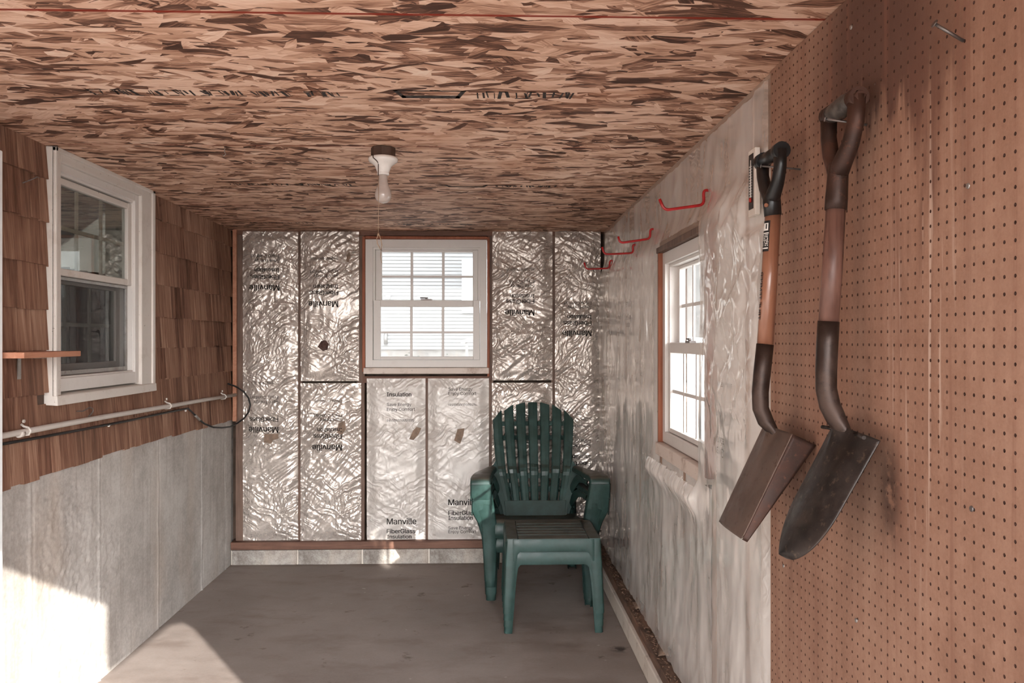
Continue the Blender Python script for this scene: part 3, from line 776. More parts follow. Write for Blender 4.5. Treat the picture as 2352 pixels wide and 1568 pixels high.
sB, B = back_batt(N, 690, 824, 531, 875, 'silvery batt left of the back window with black scuffs', 120, diag=.5, fold=.009)
lettering(sB, B, ub(777), lb([('M', 692), ('F', 668), ('I', 654), ('S', 631), ('E', 621)]), True, fine=[px_b(0, 594)[1]])
patch(sB, B, [px_b(*p) for p in ((738, 783), (748, 781), (756, 790), (752, 803), (742, 806), (730, 796))], 'rustdark')
patch(sB, B, [px_b(*p) for p in ((797, 588), (803, 577), (806, 590), (801, 603), (796, 600))], 'kraft')
sC, C = back_batt(N, 690, 829, 880, 1241, 'silvery batt below and left of the back window', 140, diag=.9, fold=.011)
lettering(sC, C, ub(786), lb([('M', 1020), ('F', 996), ('I', 982), ('S', 960), ('E', 950)]), True, fine=[px_b(0, 925)[1]])
patch(sC, C, [px_b(*p) for p in ((778, 972), (792, 965), (795, 985), (786, 998), (775, 993))])
sD, D = back_batt(N, 842, 977, 869, 1239, 'pale batt under the back window with upright lettering, left of the pair', 160, 'foil_white', diag=.6, fold=.007, crum=.0025)
lettering(sD, D, ub(889), lb([('I', 910), ('S', 932), ('E', 943)]), False, fine=[px_b(0, 966)[1]])
lettering(sD, D, ub(889), lb([('M', 1203), ('F', 1224), ('I', 1237)]), False, mat='ink_pale')
patch(sD, D, [px_b(*p) for p in ((949, 988), (957, 980), (968, 983), (961, 998), (950, 1010), (940, 1008))])
sE, E = back_batt(N, 983, 1123, 869, 1239, 'pale batt under the back window with upright lettering, right of the pair', 180, 'foil_white', diag=.8, fold=.007, crum=.003)
lettering(sE, E, ub(1030), lb([('S', 897), ('E', 907)]), False, fine=[px_b(0, 930)[1]])
lettering(sE, E, ub(1030), lb([('M', 1160), ('F', 1183), ('I', 1194), ('S', 1216), ('E', 1225)]), False)
patch(sE, E, [px_b(*p) for p in ((1051, 985), (1067, 983), (1064, 1000), (1057, 1019), (1043, 1011))])
sF_, F_ = back_batt(N, 1131, 1269, 531, 873, 'silvery batt between the back window and the last stud', 200, diag=.55, fold=.012)
lettering(sF_, F_, ub(1227), lb([('M', 711), ('F', 687), ('I', 675), ('S', 653), ('E', 643)]), True, fine=[px_b(0, 618)[1]])
sG, G = back_batt(N, 1130, 1269, 879, 1241, 'batt behind the fan shaped chair back', 220, diag=.8, fold=.011)
sH, H = back_batt(N, 1275, 1380, 531, 1241, 'crumpled silvery batt in the right back corner', 240, diag=.75, fold=.010, crum=.005)
lettering(sH, H, ub(1358), lb([('M', 759), ('F', 737), ('I', 723), ('S', 702), ('E', 692)]), True)
lettering(sH, H, ub(1356), lb([('M', 1085), ('F', 1061), ('I', 1046), ('S', 1022), ('E', 1010)]), True, fine=[px_b(0, 985)[1]])

# --- right wall batts (u = -Y)
def right_batt(ya, yb, v0, v1, label, seed, **k):
    sf = Surf(-yb, -ya, v0, v1, right3, seed, **{**dict(bulge=.016, fold=.003, crum=.0016, diag=1.2, vert=.0012), **k})
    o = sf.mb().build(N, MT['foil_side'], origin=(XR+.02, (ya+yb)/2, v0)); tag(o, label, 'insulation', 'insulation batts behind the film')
    MB().box((XR+.020, ya+.004, v0+.003), (XR+.092, yb-.004, v1-.003)).build('wool', MT['batting'], o)
    return sf, o
def px_r(px, py): p = onX(px, py, XR); return -p.y, p.z
def lr(px, pairs): return [(k, px_r(px, y)[1]) for k, y in pairs]
def ur(px): return px_r(px, 780)[0]
BT = .132
s1, R1 = right_batt(4.985, 5.345, BT, 1.885, 'milky batt behind the film nearest the back corner', 300)
lettering(s1, R1, ur(1388), lr(1390, [('M', 712), ('F', 735), ('I', 752)]), False, mat='ink_pale')
s2, R2 = right_batt(4.575, 4.955, BT, 1.885, 'milky batt behind the film, second from the back corner', 320)
lettering(s2, R2, ur(1411), lr(1420, [('M', 765), ('F', 792), ('I', 806), ('S', 833), ('E', 846)]), False, fine=[px_r(1420, 870)[1]])
s3, R3 = right_batt(4.165, 4.545, BT, 1.885, 'milky batt behind the film with upright lettering at head height', 340)
lettering(s3, R3, ur(1437), lr(1447, [('M', 704), ('F', 733), ('I', 750), ('S', 779), ('E', 793)]), False, fine=[px_r(1445, 822)[1]])
lettering(s3, R3, ur(1437), lr(1445, [('M', 1112), ('F', 1142), ('I', 1155), ('S', 1183), ('E', 1196)]), False)
s4, R4 = right_batt(3.68, 4.135, BT, 1.885, 'milky batt behind the film on the far side of the right window', 360)
lettering(s4, R4, ur(1479), lr(1470, [('M', 850), ('F', 818), ('I', 798), ('S', 769), ('E', 757)]), True, fine=[px_r(1470, 721)[1]])
s5, R5 = right_batt(3.24, 3.63, BT, RW['z0']-.055, 'milky batt under the right window, far half', 380)
lettering(s5, R5, ur(1581), lr(1566, [('M', 1478), ('F', 1432), ('I', 1412), ('S', 1383), ('E', 1368)]), True, fine=[px_r(1566, 1325)[1]])
s6, R6 = right_batt(2.83, 3.20, BT, RW['z0']-.055, 'milky batt under the right window, near half', 400)
s7, R7 = right_batt(2.46, 2.77, BT, 1.885, 'milky batt between the right window and the thermometer', 420)
lettering(s7, R7, ur(1684), lr(1668, [('M', 1092), ('F', 1033), ('I', 1008), ('S', 965), ('E', 948)]), True, fine=[px_r(1665, 888)[1]])
s8, R8 = right_batt(2.225, 2.42, BT, 1.885, 'narrow milky batt beside the pegboard edge', 440, bulge=.008, vert=.001)

# --- clear film over the right wall, window cut out
def film():
    y0, y1 = 2.203, 5.35; z0 = .14
    nu, nv = 430, 300
    Yg = np.linspace(y0, y1, nu)[:, None]*np.ones((1, nv)); t = np.ones((nu, 1))*np.linspace(0, 1, nv)[None, :]
    z1 = ZC-.009-.0069*np.maximum(0, Yg-2)
    top = z1-.012-.016*np.abs(perlin(Yg*9, Yg*0, 51))-.010*perlin(Yg*31, Yg*0, 52)
    bot = z0+.02*np.abs(perlin(Yg*5, Yg*0+3, 53))+.012*perlin(Yg*17, Yg*0+1, 54)
    Zg = bot+(top-bot)*t
    warp = .04*perlin(Yg*2, Zg*1.2, 55)
    h = .028+.007*np.maximum(crease((Yg+warp*2)*3.4, Zg*.6, 56), -.3)+.004*perlin(Yg*5, Zg*2.2, 64)+.0022*np.maximum(crease(Yg*8+Zg*3, Zg*4-Yg*2, 57), -.2)+.0008*crease(Yg*14, Zg*9, 58)
    up = sstep(1.80, 1.92, Zg)
    hu = .004+.003*np.maximum(crease(Yg*5+Zg*5, Zg*4-Yg*2, 59), -.2)+.0022*perlin(Yg*9, Zg*9, 60)
    h = h*(1-up)+hu*up
    near = sstep(2.85, 2.60, Yg)*sstep(1.0, 1.3, Zg)*(1-up)
    h += near*(.012*np.maximum(crease(Yg*9+Zg*3, Zg*4, 61), -.3)+.006*crease(Yg*20, Zg*13, 62))
    gather = np.exp(-((Zg-(RW['z0']-.09))/.05)**2)*sstep(RW['ya']-.05, RW['ya'], Yg)*sstep(RW['yb']+.05, RW['yb'], Yg)
    h += gather*.02*(1+crease(Yg*20, Zg*6, 63))
    flat = sstep(2.36, 2.31, Yg)*sstep(1.70, 1.74, Zg); h = h*(1-flat)+.013*flat
    P = np.stack([XR+.006-h, Yg, Zg], -1)
    yc = (Yg[:-1, :-1]+Yg[1:, 1:])/2; zc = (Zg[:-1, :-1]+Zg[1:, 1:])/2
    mask = ~((yc > RW['ya']+.0) & (yc < RW['yb']+.005) & (zc > RW['z0']-.05) & (zc < RW['z1']+.03))
    o = MB().grid(P, mask=mask).build('vapour_barrier_sheet', MT['film'], origin=(XR, 3.8, .14))
    tag(o, 'clear wrinkled plastic sheet over the insulation of the right wall', 'plastic sheet')
film()
# ------------------------------------------------------------------ windows
def double_hung(name, to3, label, origin):
    W, H = .772, .814
    root = empty(name, origin); struct(root, label, 'window')
    def B(mb, u0, v0, w0, u1, v1, w1): mb.box(to3(u0, v0, w0), to3(u1, v1, w1))
    def ringf(mb, u0, w0, u1, w1, l, r_, b, t, v0, v1):
        B(mb, u0, v0, w0, u0+l, v1, w1); B(mb, u1-r_, v0, w0, u1, v1, w1); B(mb, u0+l, v0, w0, u1-r_, v1, w0+b); B(mb, u0+l, v0, w1-t, u1-r_, v1, w1)
    m = MB(); ringf(m, 0, 0, W, H, .046, .044, .046, .050, .0, .085)
    ringf(m, .046, .425, W-.044, H-.050, .012, .012, 0.001, .012, .018, .085)
    m.build('window_frame', MT['white'], root, bevel=.003)
    up = MB(); ringf(up, .058, .405, W-.056, H-.062, .040, .035, .024, .014, .050, .075)
    us = up.build('upper_sash', MT['white'], root, bevel=.003)
    mu = MB()
    for u in (.289, .491): B(mu, u-.0085, .060, .43, u+.0085, .068, .738)
    B(mu, .098, .061, .575, .681, .067, .589); mu.build('muntins', MT['white'], us)
    g = MB(); B(g, .096, .063, .428, .683, .0645, .740); g.build('glass', MT['glass'], us)
    lo = MB(); ringf(lo, .049, .048, W-.046, .428, .045, .042, .020, .043, .012, .040)
    ls = lo.build('lower_sash', MT['white'], root, bevel=.003)
    mu = MB()
    for u in (.289, .491): B(mu, u-.0085, .022, .066, u+.0085, .030, .386)
    B(mu, .094, .023, .2155, .685, .029, .2295); mu.build('muntins', MT['white'], ls)
    g = MB(); B(g, .093, .025, .066, .686, .0265, .387); g.build('glass', MT['glass'], ls)
    lk = MB(); B(lk, .350, .014, .428, .420, .040, .436); lk.tube([to3(.345, .022, .443), to3(.395, .022, .443)], .004, 8); lk.tube([to3(.385, .024, .434), to3(.385, .024, .445)], .007, 10)
    lk.build('sash_lock', MT['nail'], ls)
    return root
# back window
x0, z0 = BW['x0'], BW['z0']
b3 = lambda u, v, w: (x0+u, YB-.012+v, z0+w)
double_hung('window_1', b3, 'white double hung window in the back wall', (x0, YB-.012, z0))
W, H = .772, .814
m = MB().box(b3(-.020, -.006, -.03), b3(-.002, .09, H+.018)).box(b3(W+.002, -.006, -.06), b3(W+.018, .09, H+.018)).box(b3(-.002, -.006, H+.002), b3(W+.002, .09, H+.020))
struct(m.build('trim_40', MT['red'], bevel=.002), 'red brown wooden surround of the back window', 'trim')
struct(MB().box(b3(-.012, -.012, -.042), b3(W+.014, .09, -.003)).build('trim_41', MT['sill'], bevel=.004), 'peeling painted sill under the back window', 'sill')
# right window
r3 = lambda u, v, w: (XR+.012+v, RW['yb']-.004-u, RW['z0']+.015+w)
double_hung('window_2', r3, 'white double hung window in the right wall', r3(0, 0, 0))
m = MB().box(r3(-.022, -.018, -.03), r3(-.002, .09, H+.004)).box(r3(W+.002, -.022, -.03), r3(W+.045, .09, H+.020))
struct(m.build('trim_42', MT['red'], bevel=.002), 'red brown wooden jamb of the right window', 'trim')
struct(MB().box(r3(-.03, -.022, H+.002), r3(W+.02, .09, H+.026)).build('trim_43', MT['stud'], bevel=.002), 'brown head board over the right window', 'trim')
struct(MB().box(r3(-.015, -.030, -.055), r3(W+.01, .09, -.004)).build('trim_44', MT['sill'], bevel=.004), 'tan wooden sill under the right window', 'sill')
# hinge pins left in the jamb corners
# left window, seen from outside the house
YL0 = 3.115
l3 = lambda u, v, w: (-1.572-v, YL0+u, w)
lw = empty('window_3', (-1.60, 3.58, 1.2)); struct(lw, 'white double hung house window in the shingle wall', 'window')
def LB(mb, u0, v0, w0, u1, v1, w1): return mb.box(l3(u0, v0, w0), l3(u1, v1, w1))
zt = 2.128
m = MB(); LB(m, 0, .002, 1.21, .052, .16, zt); LB(m, .785, .002, 1.21, .925, .16, zt); LB(m, .052, .002, zt-.048, .785, .16, zt)
LB(m, .895, -.006, 1.21, .925, .01, zt); LB(m, 0, -.006, zt-.018, .925, .01, zt); LB(m, 0, -.006, 1.21, .016, .01, zt)
m.build('casing', MT['white_old'], lw, bevel=.003)
m = MB()
def ring(mb, u0, w0, u1, w1, l, r_, b, t, v0, v1):
    LB(mb, u0, v0, w0, u0+l, v1, w1); LB(mb, u1-r_, v0, w0, u1, v1, w1); LB(mb, u0+l, v0, w0, u1-r_, v1, w0+b); LB(mb, u0+l, v0, w1-t, u1-r_, v1, w1)
ring(m, .052, 1.225, .785, zt-.048, .012, .040, .05, .030, .016, .15); ring(m, .056, 1.262, .755, zt-.07, .004, .012, .02, .018, .026, .15)
m.build('window_frame', MT['white'], lw, bevel=.003)
m = MB(); ring(m, .060, 1.664, .745, 2.034, .010, .038, .027, .026, .032, .06)
us = m.build('upper_sash', MT['white_old'], lw, bevel=.003)
m = MB()
for u in (.276, .487): LB(m, u-.008, .050, 1.69, u+.008, .058, 2.01)
LB(m, .07, .051, 1.840, .708, .057, 1.856); m.build('muntins', MT['white_old'], us)
g = MB(); LB(g, .068, .046, 1.688, .709, .0475, 2.012); g.build('glass', MT['glass_dark'], us)
m = MB(); ring(m, .060, 1.29, .75, 1.668, .012, .045, .035, .03, .085, .115)
ls = m.build('lower_sash', MT['white_old'], lw, bevel=.003)
m = MB()
for u in (.276, .487): LB(m, u-.008, .098, 1.32, u+.008, .106, 1.64)
LB(m, .07, .099, 1.473, .708, .105, 1.489); m.build('muntins', MT['white_old'], ls)
g = MB(); LB(g, .068, .094, 1.32, .709, .0955, 1.642); g.build('glass', MT['glass_dark'], ls)
sc = MB(); ring(sc, .063, 1.284, .742, 1.662, .014, .014, .016, .012, .050, .062); so = sc.build('screen_frame', MT['galv'], lw)
g = MB(); LB(g, .075, .055, 1.298, .73, .0562, 1.652); g.build('screen_mesh', MT['screen'], so)
m = MB(); m.hexa([l3(-.002, -.012, 1.178), l3(.925, -.012, 1.178), l3(.925, .10, 1.185), l3(-.002, .10, 1.185)], [l3(-.002, -.010, 1.214), l3(.925, -.010, 1.214), l3(.925, .10, 1.226), l3(-.002, .10, 1.226)])
m.build('window_sill', MT['sill'] if False else MT['white_old'], lw, bevel=.003)

# ------------------------------------------------------------------ outdoors
# tall building added to the north east to shade the neighbour's wall
gr_ = thing('shade_block', (8, 10.5, -.12), 'tall grey block added beyond the picket fence to shade the neighbouring wall', 'shade_block')
MB().box((.4, 10, -.12), (16, 13, 8.6)).build('added_walls', MT['shade_block'], gr_); MB().prism([(.2, 9.7, 8.6), (.2, 13.3, 8.6), (.2, 11.5, 10.5)], (16.1, 0, 0)).build('roof', MT['roof'], gr_)  # walls and roof of the added shade block
# house the shed leans on
hs_ = struct(MB().box((-11, -1.5, -.12), (-4.32, 5.75, 8.5)).box((-4.32, -1.5, 2.95), (-1.80, 5.75, 8.5)).build('wall_house_exterior', MT['cedar']), 'shingled house the shed leans against', 'wall')
# neighbour's clapboard house
HY_ = 20.0
h = thing('clapboard_house', (-1, HY_, -.12), 'white clapboard house seen through the back window', 'house')
prof = []; ex = .085; zz = 1.19; z = zz
m = MB(); nrow = int((6.0-zz)/ex)
vs = []; fs = []
for i in range(nrow):
    a = zz+i*ex; vs += [(-9, HY_-.022, a), (7, HY_-.022, a), (7, HY_, a+ex), (-9, HY_, a+ex)]; b = i*4
    fs.append((b, b+1, b+2, b+3))
    if i: fs.append((b-1, b-2, b+1, b))
m.add(vs, fs); m.box((-9, HY_+.001, zz), (7, HY_+7, zz+nrow*ex)); m.build('siding', MT['siding'], h)
MB().box((-8.98, HY_+.02, -.12), (6.98, HY_+6.9, zz)).build('foundation', MT['block'], h)
m = MB(); zt_ = zz+nrow*ex; m.prism([(-9.4, HY_-.4, zt_-.1), (-9.4, HY_+7.4, zt_-.1), (-9.4, HY_+3.5, zt_+2.2)], (16.8, 0, 0)); m.build('roof', MT['roof'], h)
pa = onY(1061, 596, HY_); pb = onY(1110, 690, HY_)
m = MB(); wx0, wx1, wz0, wz1 = pa.x, pb.x+.3, pb.z-.3, pa.z
for a, b in (((wx0, wz0), (wx0+.13, wz1)), ((wx1-.13, wz0), (wx1, wz1)), ((wx0+.13, wz1-.13), (wx1-.13, wz1)), ((wx0+.13, wz0), (wx1-.13, wz0+.13)), ((wx0+.13, (wz0+wz1)/2-.03), (wx1-.13, (wz0+wz1)/2+.03))): m.box((a[0], HY_-.07, a[1]), (b[0], HY_-.01, b[1]))
wf = m.build('window', MT['trimwhite'], h)
MB().box((wx0+.13, HY_-.035, wz0+.13), (wx1-.13, HY_-.03, wz1-.13)).build('pane', MT['glass_dark'], wf)
MB().box((wx0+.13, HY_-.028, wz0+.13), (wx1-.13, HY_-.024, wz1-.13)).build('blind', MT['darkroom'], wf)
p = onY(886, 764, HY_-.06); q = onY(886, 790, HY_-.06)
MB().tube([p, q], .045, 10).build('vent_pipe', MT['galv'], h)
p = onY(892, 682, HY_-.04); MB().tube([p, p+Vector((0, -.05, 0))], .06, 14).build('dryer_vent', MT['galv'], h)
# grey wooden steps rail of the neighbour
rr = thing('stair_railing', (onY(1070, 818, 14).x, 14, -.12), 'grey sloping stair rail outside the back window', 'railing')
a = onY(1058, 789, 14); b = onY(1092, 776, 14)
MB().prism([a+Vector((0,0,-.03)), b+Vector((0,0,-.03)), b+Vector((.3,0,.10)), b+Vector((0,0,.045)), a+Vector((0,0,.045))], (0, .06, 0)).build('handrail', MT['galv'], rr)
MB().box((onY(1069,790,14).x, 14.0, -.12), (onY(1075,790,14).x, 14.06, a.z+.02)).build('post', MT['galv'], rr)
r = random.Random(5)
def shrub(c, rad, n, label):
    m = MB()
    for i in range(n):
        d = Vector((r.gauss(0,1), r.gauss(0,1), abs(r.gauss(0,1))*.8)).normalized()*rad*r.uniform(.4, 1); p = Vector(c)+d
        t = Vector((r.gauss(0,1), r.gauss(0,1), r.gauss(0,1))).normalized()*.05; s_ = t.cross(Vector((r.random(), r.random(), 1))).normalized()*.025
        m.add([p-t, p+s_, p+t, p-s_], [(0,1,2,3)])
    o = thing('shrub', c, label, 'shrub'); m.build('foliage', MT['leaf'], o)
    st = MB()
    for i in range(7): st.tube([Vector(c), Vector(c)+Vector((r.uniform(-.4,.4)*rad, r.uniform(-.4,.4)*rad, rad*.8))], .008, 5)
    st.build('stems', MT['bark'], o)
shrub((onY(970,815,18.5).x, 18.5, -.12), 1.35, 500, 'bare grey shrub against the neighbouring house foundation')
tr_ = thing('added_tree', (3.35, -1.35, -.12), 'bushy crown added outside the shed to block sun at the right window', 'added_tree')  # invented, out of view: keeps sun off the upper sash of the right window
MB().tube([(3.35, -1.35, -.15), (3.33, -1.30, 1.2), (3.3, -1.15, 2.4), (3.25, -.8, 3.1), (3.2, -.5, 3.4)], [.07, .06, .05, .035, .02], 10).build('added_trunk', MT['bark'], tr_)
m = MB()
for i in range(2600):
    d = Vector((r.gauss(0,1), r.gauss(0,1), r.gauss(0,1))).normalized()*r.random()**.4
    p = Vector((3.2+d.x*.55, -.46+d.y*.62, 3.52+d.z*.38)); t = Vector((r.gauss(0,1), r.gauss(0,1), r.gauss(0,1))).normalized()*.07; s_ = t.cross(Vector((r.random(), r.random(), 1))).normalized()*.04
    m.add([p-t, p+s_, p+t, p-s_], [(0,1,2,3)])
m.build('foliage', MT['leaf'], tr_)  # crown of the added tree
# picket fence east of the shed
fc = thing('picket_fence', (2.5, 8, -.12), 'white picket fence outside the right window', 'fence')
for i in range(22):
    x = 1.0+i*.135
    m = MB(); m.prism([(x, 8.0, -.11), (x, 8.0, 1.40), (x+.045, 8.0, 1.45), (x+.09, 8.0, 1.40), (x+.09, 8.0, -.11)], (0, .022, 0)); m.build('picket', MT['trimwhite'], fc)
for zf in (.25, 1.35): MB().box((.95, 8.024, zf), (4.05, 8.065, zf+.09)).build('rail', MT['trimwhite'], fc)
# ------------------------------------------------------------------ fan backed resin chairs
def panel(mb, outline, y, th):
    """outline in (x, z), slab between y and y+th"""
    return mb.prism([(a, y, b) for a, b in outline], (0, th, 0))
BY0, BZ0, BY1, BZ1 = .45, .285, .735, .947           # back plane, bottom and top
def bp(x, t, off=0.):
    """point on the reclined back; t 0..1 bottom to top, off toward the sitter"""
    y = BY0+(BY1-BY0)*t; z = BZ0+(BZ1-BZ0)*t
    n = Vector((0, -(BZ1-BZ0), BY1-BY0)).normalized()
    curve = .035*(x/.25)**2                          # slight dish
    return Vector((x, y-curve*.7, z))+n*off
def make_chair():
    c = empty('adirondack_chair', (0, 0, 0))
    tb = .10; tt = 1.0; NS = 7
    wb, wm, wt = .172, .232, .268                     # half widths: bottom, band, top
    def half(t): return wb+(wm-wb)*min(t/.41, 1)+(wt-wm)*max((t-.41)/.59, 0)
    tband = .41
    for k in range(NS):
        f0 = -1+2*k/NS; f1 = -1+2*(k+1)/NS; g = .034
        nT = 26; P = np.zeros((nT, 4, 3)); 
        fc_ = (f0+f1)/2
        ttop = 1.0-.155*abs(fc_)**2.2
        m = MB(); rows = []
        for i in range(nT):
            t = tb+(ttop-tb)*i/(nT-1)
            e = 1-max(0, (t-(ttop-.02))/.02)*.15
            a = (f0+g)*half(t); b = (f1-g)*half(t)
            off = .012+(.006 if abs(t-tband) < .028 else 0)
            tl = t; 
            # rounded top follows the fan curve
            if i == nT-1: ta, tb2 = 1.0-.155*abs(f0)**2.2, 1.0-.155*abs(f1)**2.2
            else: ta = tb2 = t
            fa = (ta-ttop)*(i/(nT-1))**4 if i < nT-1 else ta-ttop; fb = (tb2-ttop)*(i/(nT-1))**4 if i < nT-1 else tb2-ttop
            x1, x2, x3 = a, (a+b)/2, b
            rows.append([bp(x1, t+fa, off-.004), bp(x1+.006, t+fa, off), bp(x2, t+(fa+fb)/2, off+.003), bp(x3-.006, t+fb, off), bp(x3, t+fb, off-.004), bp(x3, t+fb, off-.016), bp(x1, t+fa, off-.016)])
        vs = [p for rw in rows for p in rw]; fs = []
        for i in range(nT-1):
            for j in range(7):
                l = (j+1) % 7; fs.append((i*7+j, i*7+l, (i+1)*7+l, (i+1)*7+j))
        fs.append(tuple(range(6, -1, -1))); fs.append(tuple((nT-1)*7+j for j in range(7)))
        m.add(vs, fs); m.build('back_slat', MT['green'], c, bevel=.0015)
    # lower back panel with wings running to the arms, and rear cross rails
    m = MB()
    def strip(t0, t1, h0, h1, o0, o1, n=14):
        P = np.zeros((n, 2, 3)); Q = np.zeros((n, 2, 3))
        for i in range(n):
            s_ = -1+2*i/(n-1)
            for j, (t, h) in enumerate(((t0, h0), (t1, h1))):
                P[i, j] = bp(s_*h, t, o1); Q[i, j] = bp(s_*h, t, o0)
        b = len(m.v); m.grid(P); m.grid(Q[::-1])
        for j in (0, 1):
            for i in range(n-1):
                p0 = b+i*2+j; p1 = b+(i+1)*2+j; q0 = b+2*n+(n-1-i)*2+j; q1 = b+2*n+(n-2-i)*2+j
                m.f.append((p0, p1, q1, q0)); m.sm.append(False)
        for i in (0, n-1):
            m.f.append((b+i*2, b+i*2+1, b+2*n+(n-1-i)*2+1, b+2*n+(n-1-i)*2)); m.sm.append(False)
    strip(-.06, .135, .172, .185, -.004, .016)
    strip(.335, .375, .215, .225, -.016, -.004)
    strip(.80, .835, .238, .242, -.016, -.006)
    for sx in (-1, 1):                               # wings
        poly = [(.165, .02), (.172, .10), (.205, .28), (.224, .43), (.236, .47), (.243, .45), (.278, .405), (.276, .345), (.250, .28), (.216, .18), (.194, .08), (.184, .02)]
        pts = [bp(sx*a, t, .014) for a, t in poly]; bk_ = [bp(sx*a, t, -.006) for a, t in poly]; n = len(pts)
        b = len(m.v); vs = pts+bk_
        fs = [tuple(range(n)), tuple(range(2*n-1, n-1, -1))]+[(i, (i+1) % n, n+(i+1) % n, n+i) for i in range(n)]
        m.add(vs, fs)
    m.build('back_panel', MT['green'], c, bevel=.003, wn=True)
    # seat
    m = MB(); n = 22; P = []
    prof = [(-.012, .268), (-.018, .30), (-.014, .338), (.004, .358), (.03, .363), (.12, .345), (.25, .318), (.38, .298), (.46, .300)]
    for x in np.linspace(-.245, .245, n): P.append([(x, y, z-.006*(1-(x/.245)**2)*(1 if y > 0 else 0)) for y, z in prof])
    m.grid(np.array(P)); m.build('seat', MT['green'], c, solid=.006, wn=True)
    # arms and front legs: legs are open channels so the chairs nest
    for sx in (-1, 1):
        a = MB(); rows = []
        st = [(-.030, .376, .272, .520), (-.034, .377, .272, .565), (-.022, .377, .271, .592), (.01, .377, .270, .600), (.10, .374, .268, .596), (.22, .362, .262, .588), (.34, .340, .255, .580), (.45, .312, .245, .575), (.53, .285, .232, .575)]
        for y, xo, xi, z in st: rows.append([(sx*xo, y, z-.045), (sx*xo, y, z-.012), (sx*(xo-.008), y, z-.002), (sx*((xo+xi)/2), y, z+.002), (sx*(xi+.008), y, z-.002), (sx*xi, y, z-.012), (sx*xi, y, z-.030)])
        a.grid(np.array(rows)); a.build('arm', MT['green'], c, solid=.005, wn=True)
        l = MB()
        sec = [(.565, .377, .270), (.50, .376, .262), (.47, .362, .257), (.44, .346, .252), (.36, .322, .240), (.28, .314, .237), (.20, .309, .237), (.10, .304, .240), (.035, .301, .243), (.030, .297, .246), (.0, .296, .247)]
        rows = []
        for z, xo, xi in sec:
            y = -.022+.02*(1-z/.565)**.5-.028*max(0, (z-.3)/.26); dp = .075+.03*(z/.6); d = sx
            rows.append([(d*(xo-.004), y+dp, z), (d*xo, y+.008, z), (d*(xo-.007), y, z), (d*((xo+xi)/2), y-.003, z), (d*(xi+.007), y, z), (d*xi, y+.008, z), (d*(xi+.004), y+dp*.8, z)])
        l.grid(np.array(rows)); l.build('front_leg', MT['green'], c, solid=.005, wn=True)
        # rear leg
        l = MB(); rows = []
        for z, x, y in ((.40, .215, .52), (.30, .222, .555), (.15, .232, .61), (0, .238, .655)):
            rows.append([(sx*(x+.03), y-.03, z), (sx*(x+.03), y+.012, z), (sx*(x+.025), y+.02, z), (sx*(x-.012), y+.02, z), (sx*(x-.018), y+.012, z), (sx*(x-.018), y-.03, z)])
        l.grid(np.array(rows)); l.build('rear_leg', MT['green'], c, solid=.005, wn=True)
        # bracket under the arm, running back from the leg to the back
        b_ = MB(); rows = []
        for y, x, z0_, z1_ in ((.07, .268, .535, .565), (.20, .258, .53, .558), (.33, .25, .51, .555), (.44, .235, .45, .52), (.50, .215, .40, .46)):
            rows.append([(sx*x, y, z0_), (sx*(x-.004), y, (z0_+z1_)/2), (sx*x, y, z1_)])
        b_.grid(np.array(rows)); b_.build('arm_bracket', MT['green'], c, solid=.006, wn=True)
    return c
CHX, CHY = .300, 4.555
lower = make_chair()
upper = copy_tree(lower)
lower.location = (CHX, CHY+.014, 0); lower.scale = (.985, .985, .985)
upper.location = (CHX, CHY, .076)
tag(upper, 'green resin fan back armchair on top of the nested pair', 'chair', 'nested green armchairs')
tag(lower, 'green resin armchair underneath, its feet and arm edges showing below the upper one', 'chair', 'nested green armchairs')

# ------------------------------------------------------------------ nested side tables
def make_table():
    c = empty('side_table', (0, 0, 0)); hw, hd, H_ = .228, .205, .392
    m = MB()
    y = -hd; k = 0
    slats = [(-hd, -.128), (-.117, -.065), (-.054, -.002), (.009, .061), (.072, .124), (.135, hd)]
    m.box((-hw, -hd, H_-.014), (-hw+.055, hd, H_)); m.box((hw-.055, -hd, H_-.014), (hw, hd, H_))
    for a, b in slats: m.box((-hw+.056, a, H_-.013), (hw-.056, b, H_-.001))
    m.build('top', MT['green'], c, bevel=.003)
    def apron(p0, p1, nrm):
        p0, p1 = Vector(p0), Vector(p1); n = 24; m = MB(); rows = []
        for i in range(n):
            s_ = i/(n-1); e = min(s_, 1-s_); z = H_-.062-.075*max(0, 1-e/.10)**2.2
            p = p0.lerp(p1, s_); rows.append([(p.x, p.y, H_-.004), (p.x+nrm[0]*.004, p.y+nrm[1]*.004, H_-.03), (p.x+nrm[0]*.004, p.y+nrm[1]*.004, z)])
        m.grid(np.array(rows)); m.build('apron', MT['green'], c, solid=.005, wn=True)
    for p0, p1, nn in (((-hw+.03, -hd-.001, 0), (hw-.03, -hd-.001, 0), (0,-1)), ((-hw+.03, hd+.001, 0), (hw-.03, hd+.001, 0), (0,1)), ((-hw-.001, -hd+.03, 0), (-hw-.001, hd-.03, 0), (-1,0)), ((hw+.001, -hd+.03, 0), (hw+.001, hd-.03, 0), (1,0))): apron(p0, p1, nn)
    for sx in (-1, 1):
        for sy in (-1, 1):
            m = MB(); rows = []
            for z, o, w in ((H_-.003, .0, .060), (H_-.06, .003, .057), (.25, .008, .050), (.12, .013, .044), (.035, .0165, .041), (.03, .013, .037), (0, .014, .036)):
                X, Y_ = hw+o, hd+o
                rows.append([(sx*(X-w), sy*(Y_-.012), z), (sx*(X-w), sy*Y_, z), (sx*(X-.008), sy*Y_, z), (sx*X, sy*(Y_-.008), z), (sx*X, sy*(Y_-w), z), (sx*(X-.012), sy*(Y_-w), z)])
            m.grid(np.array(rows)); m.build('leg', MT['green'], c, solid=.004, wn=True)
    return c
tl = make_table(); tu = copy_tree(tl)
TX, TY = .333, 4.265
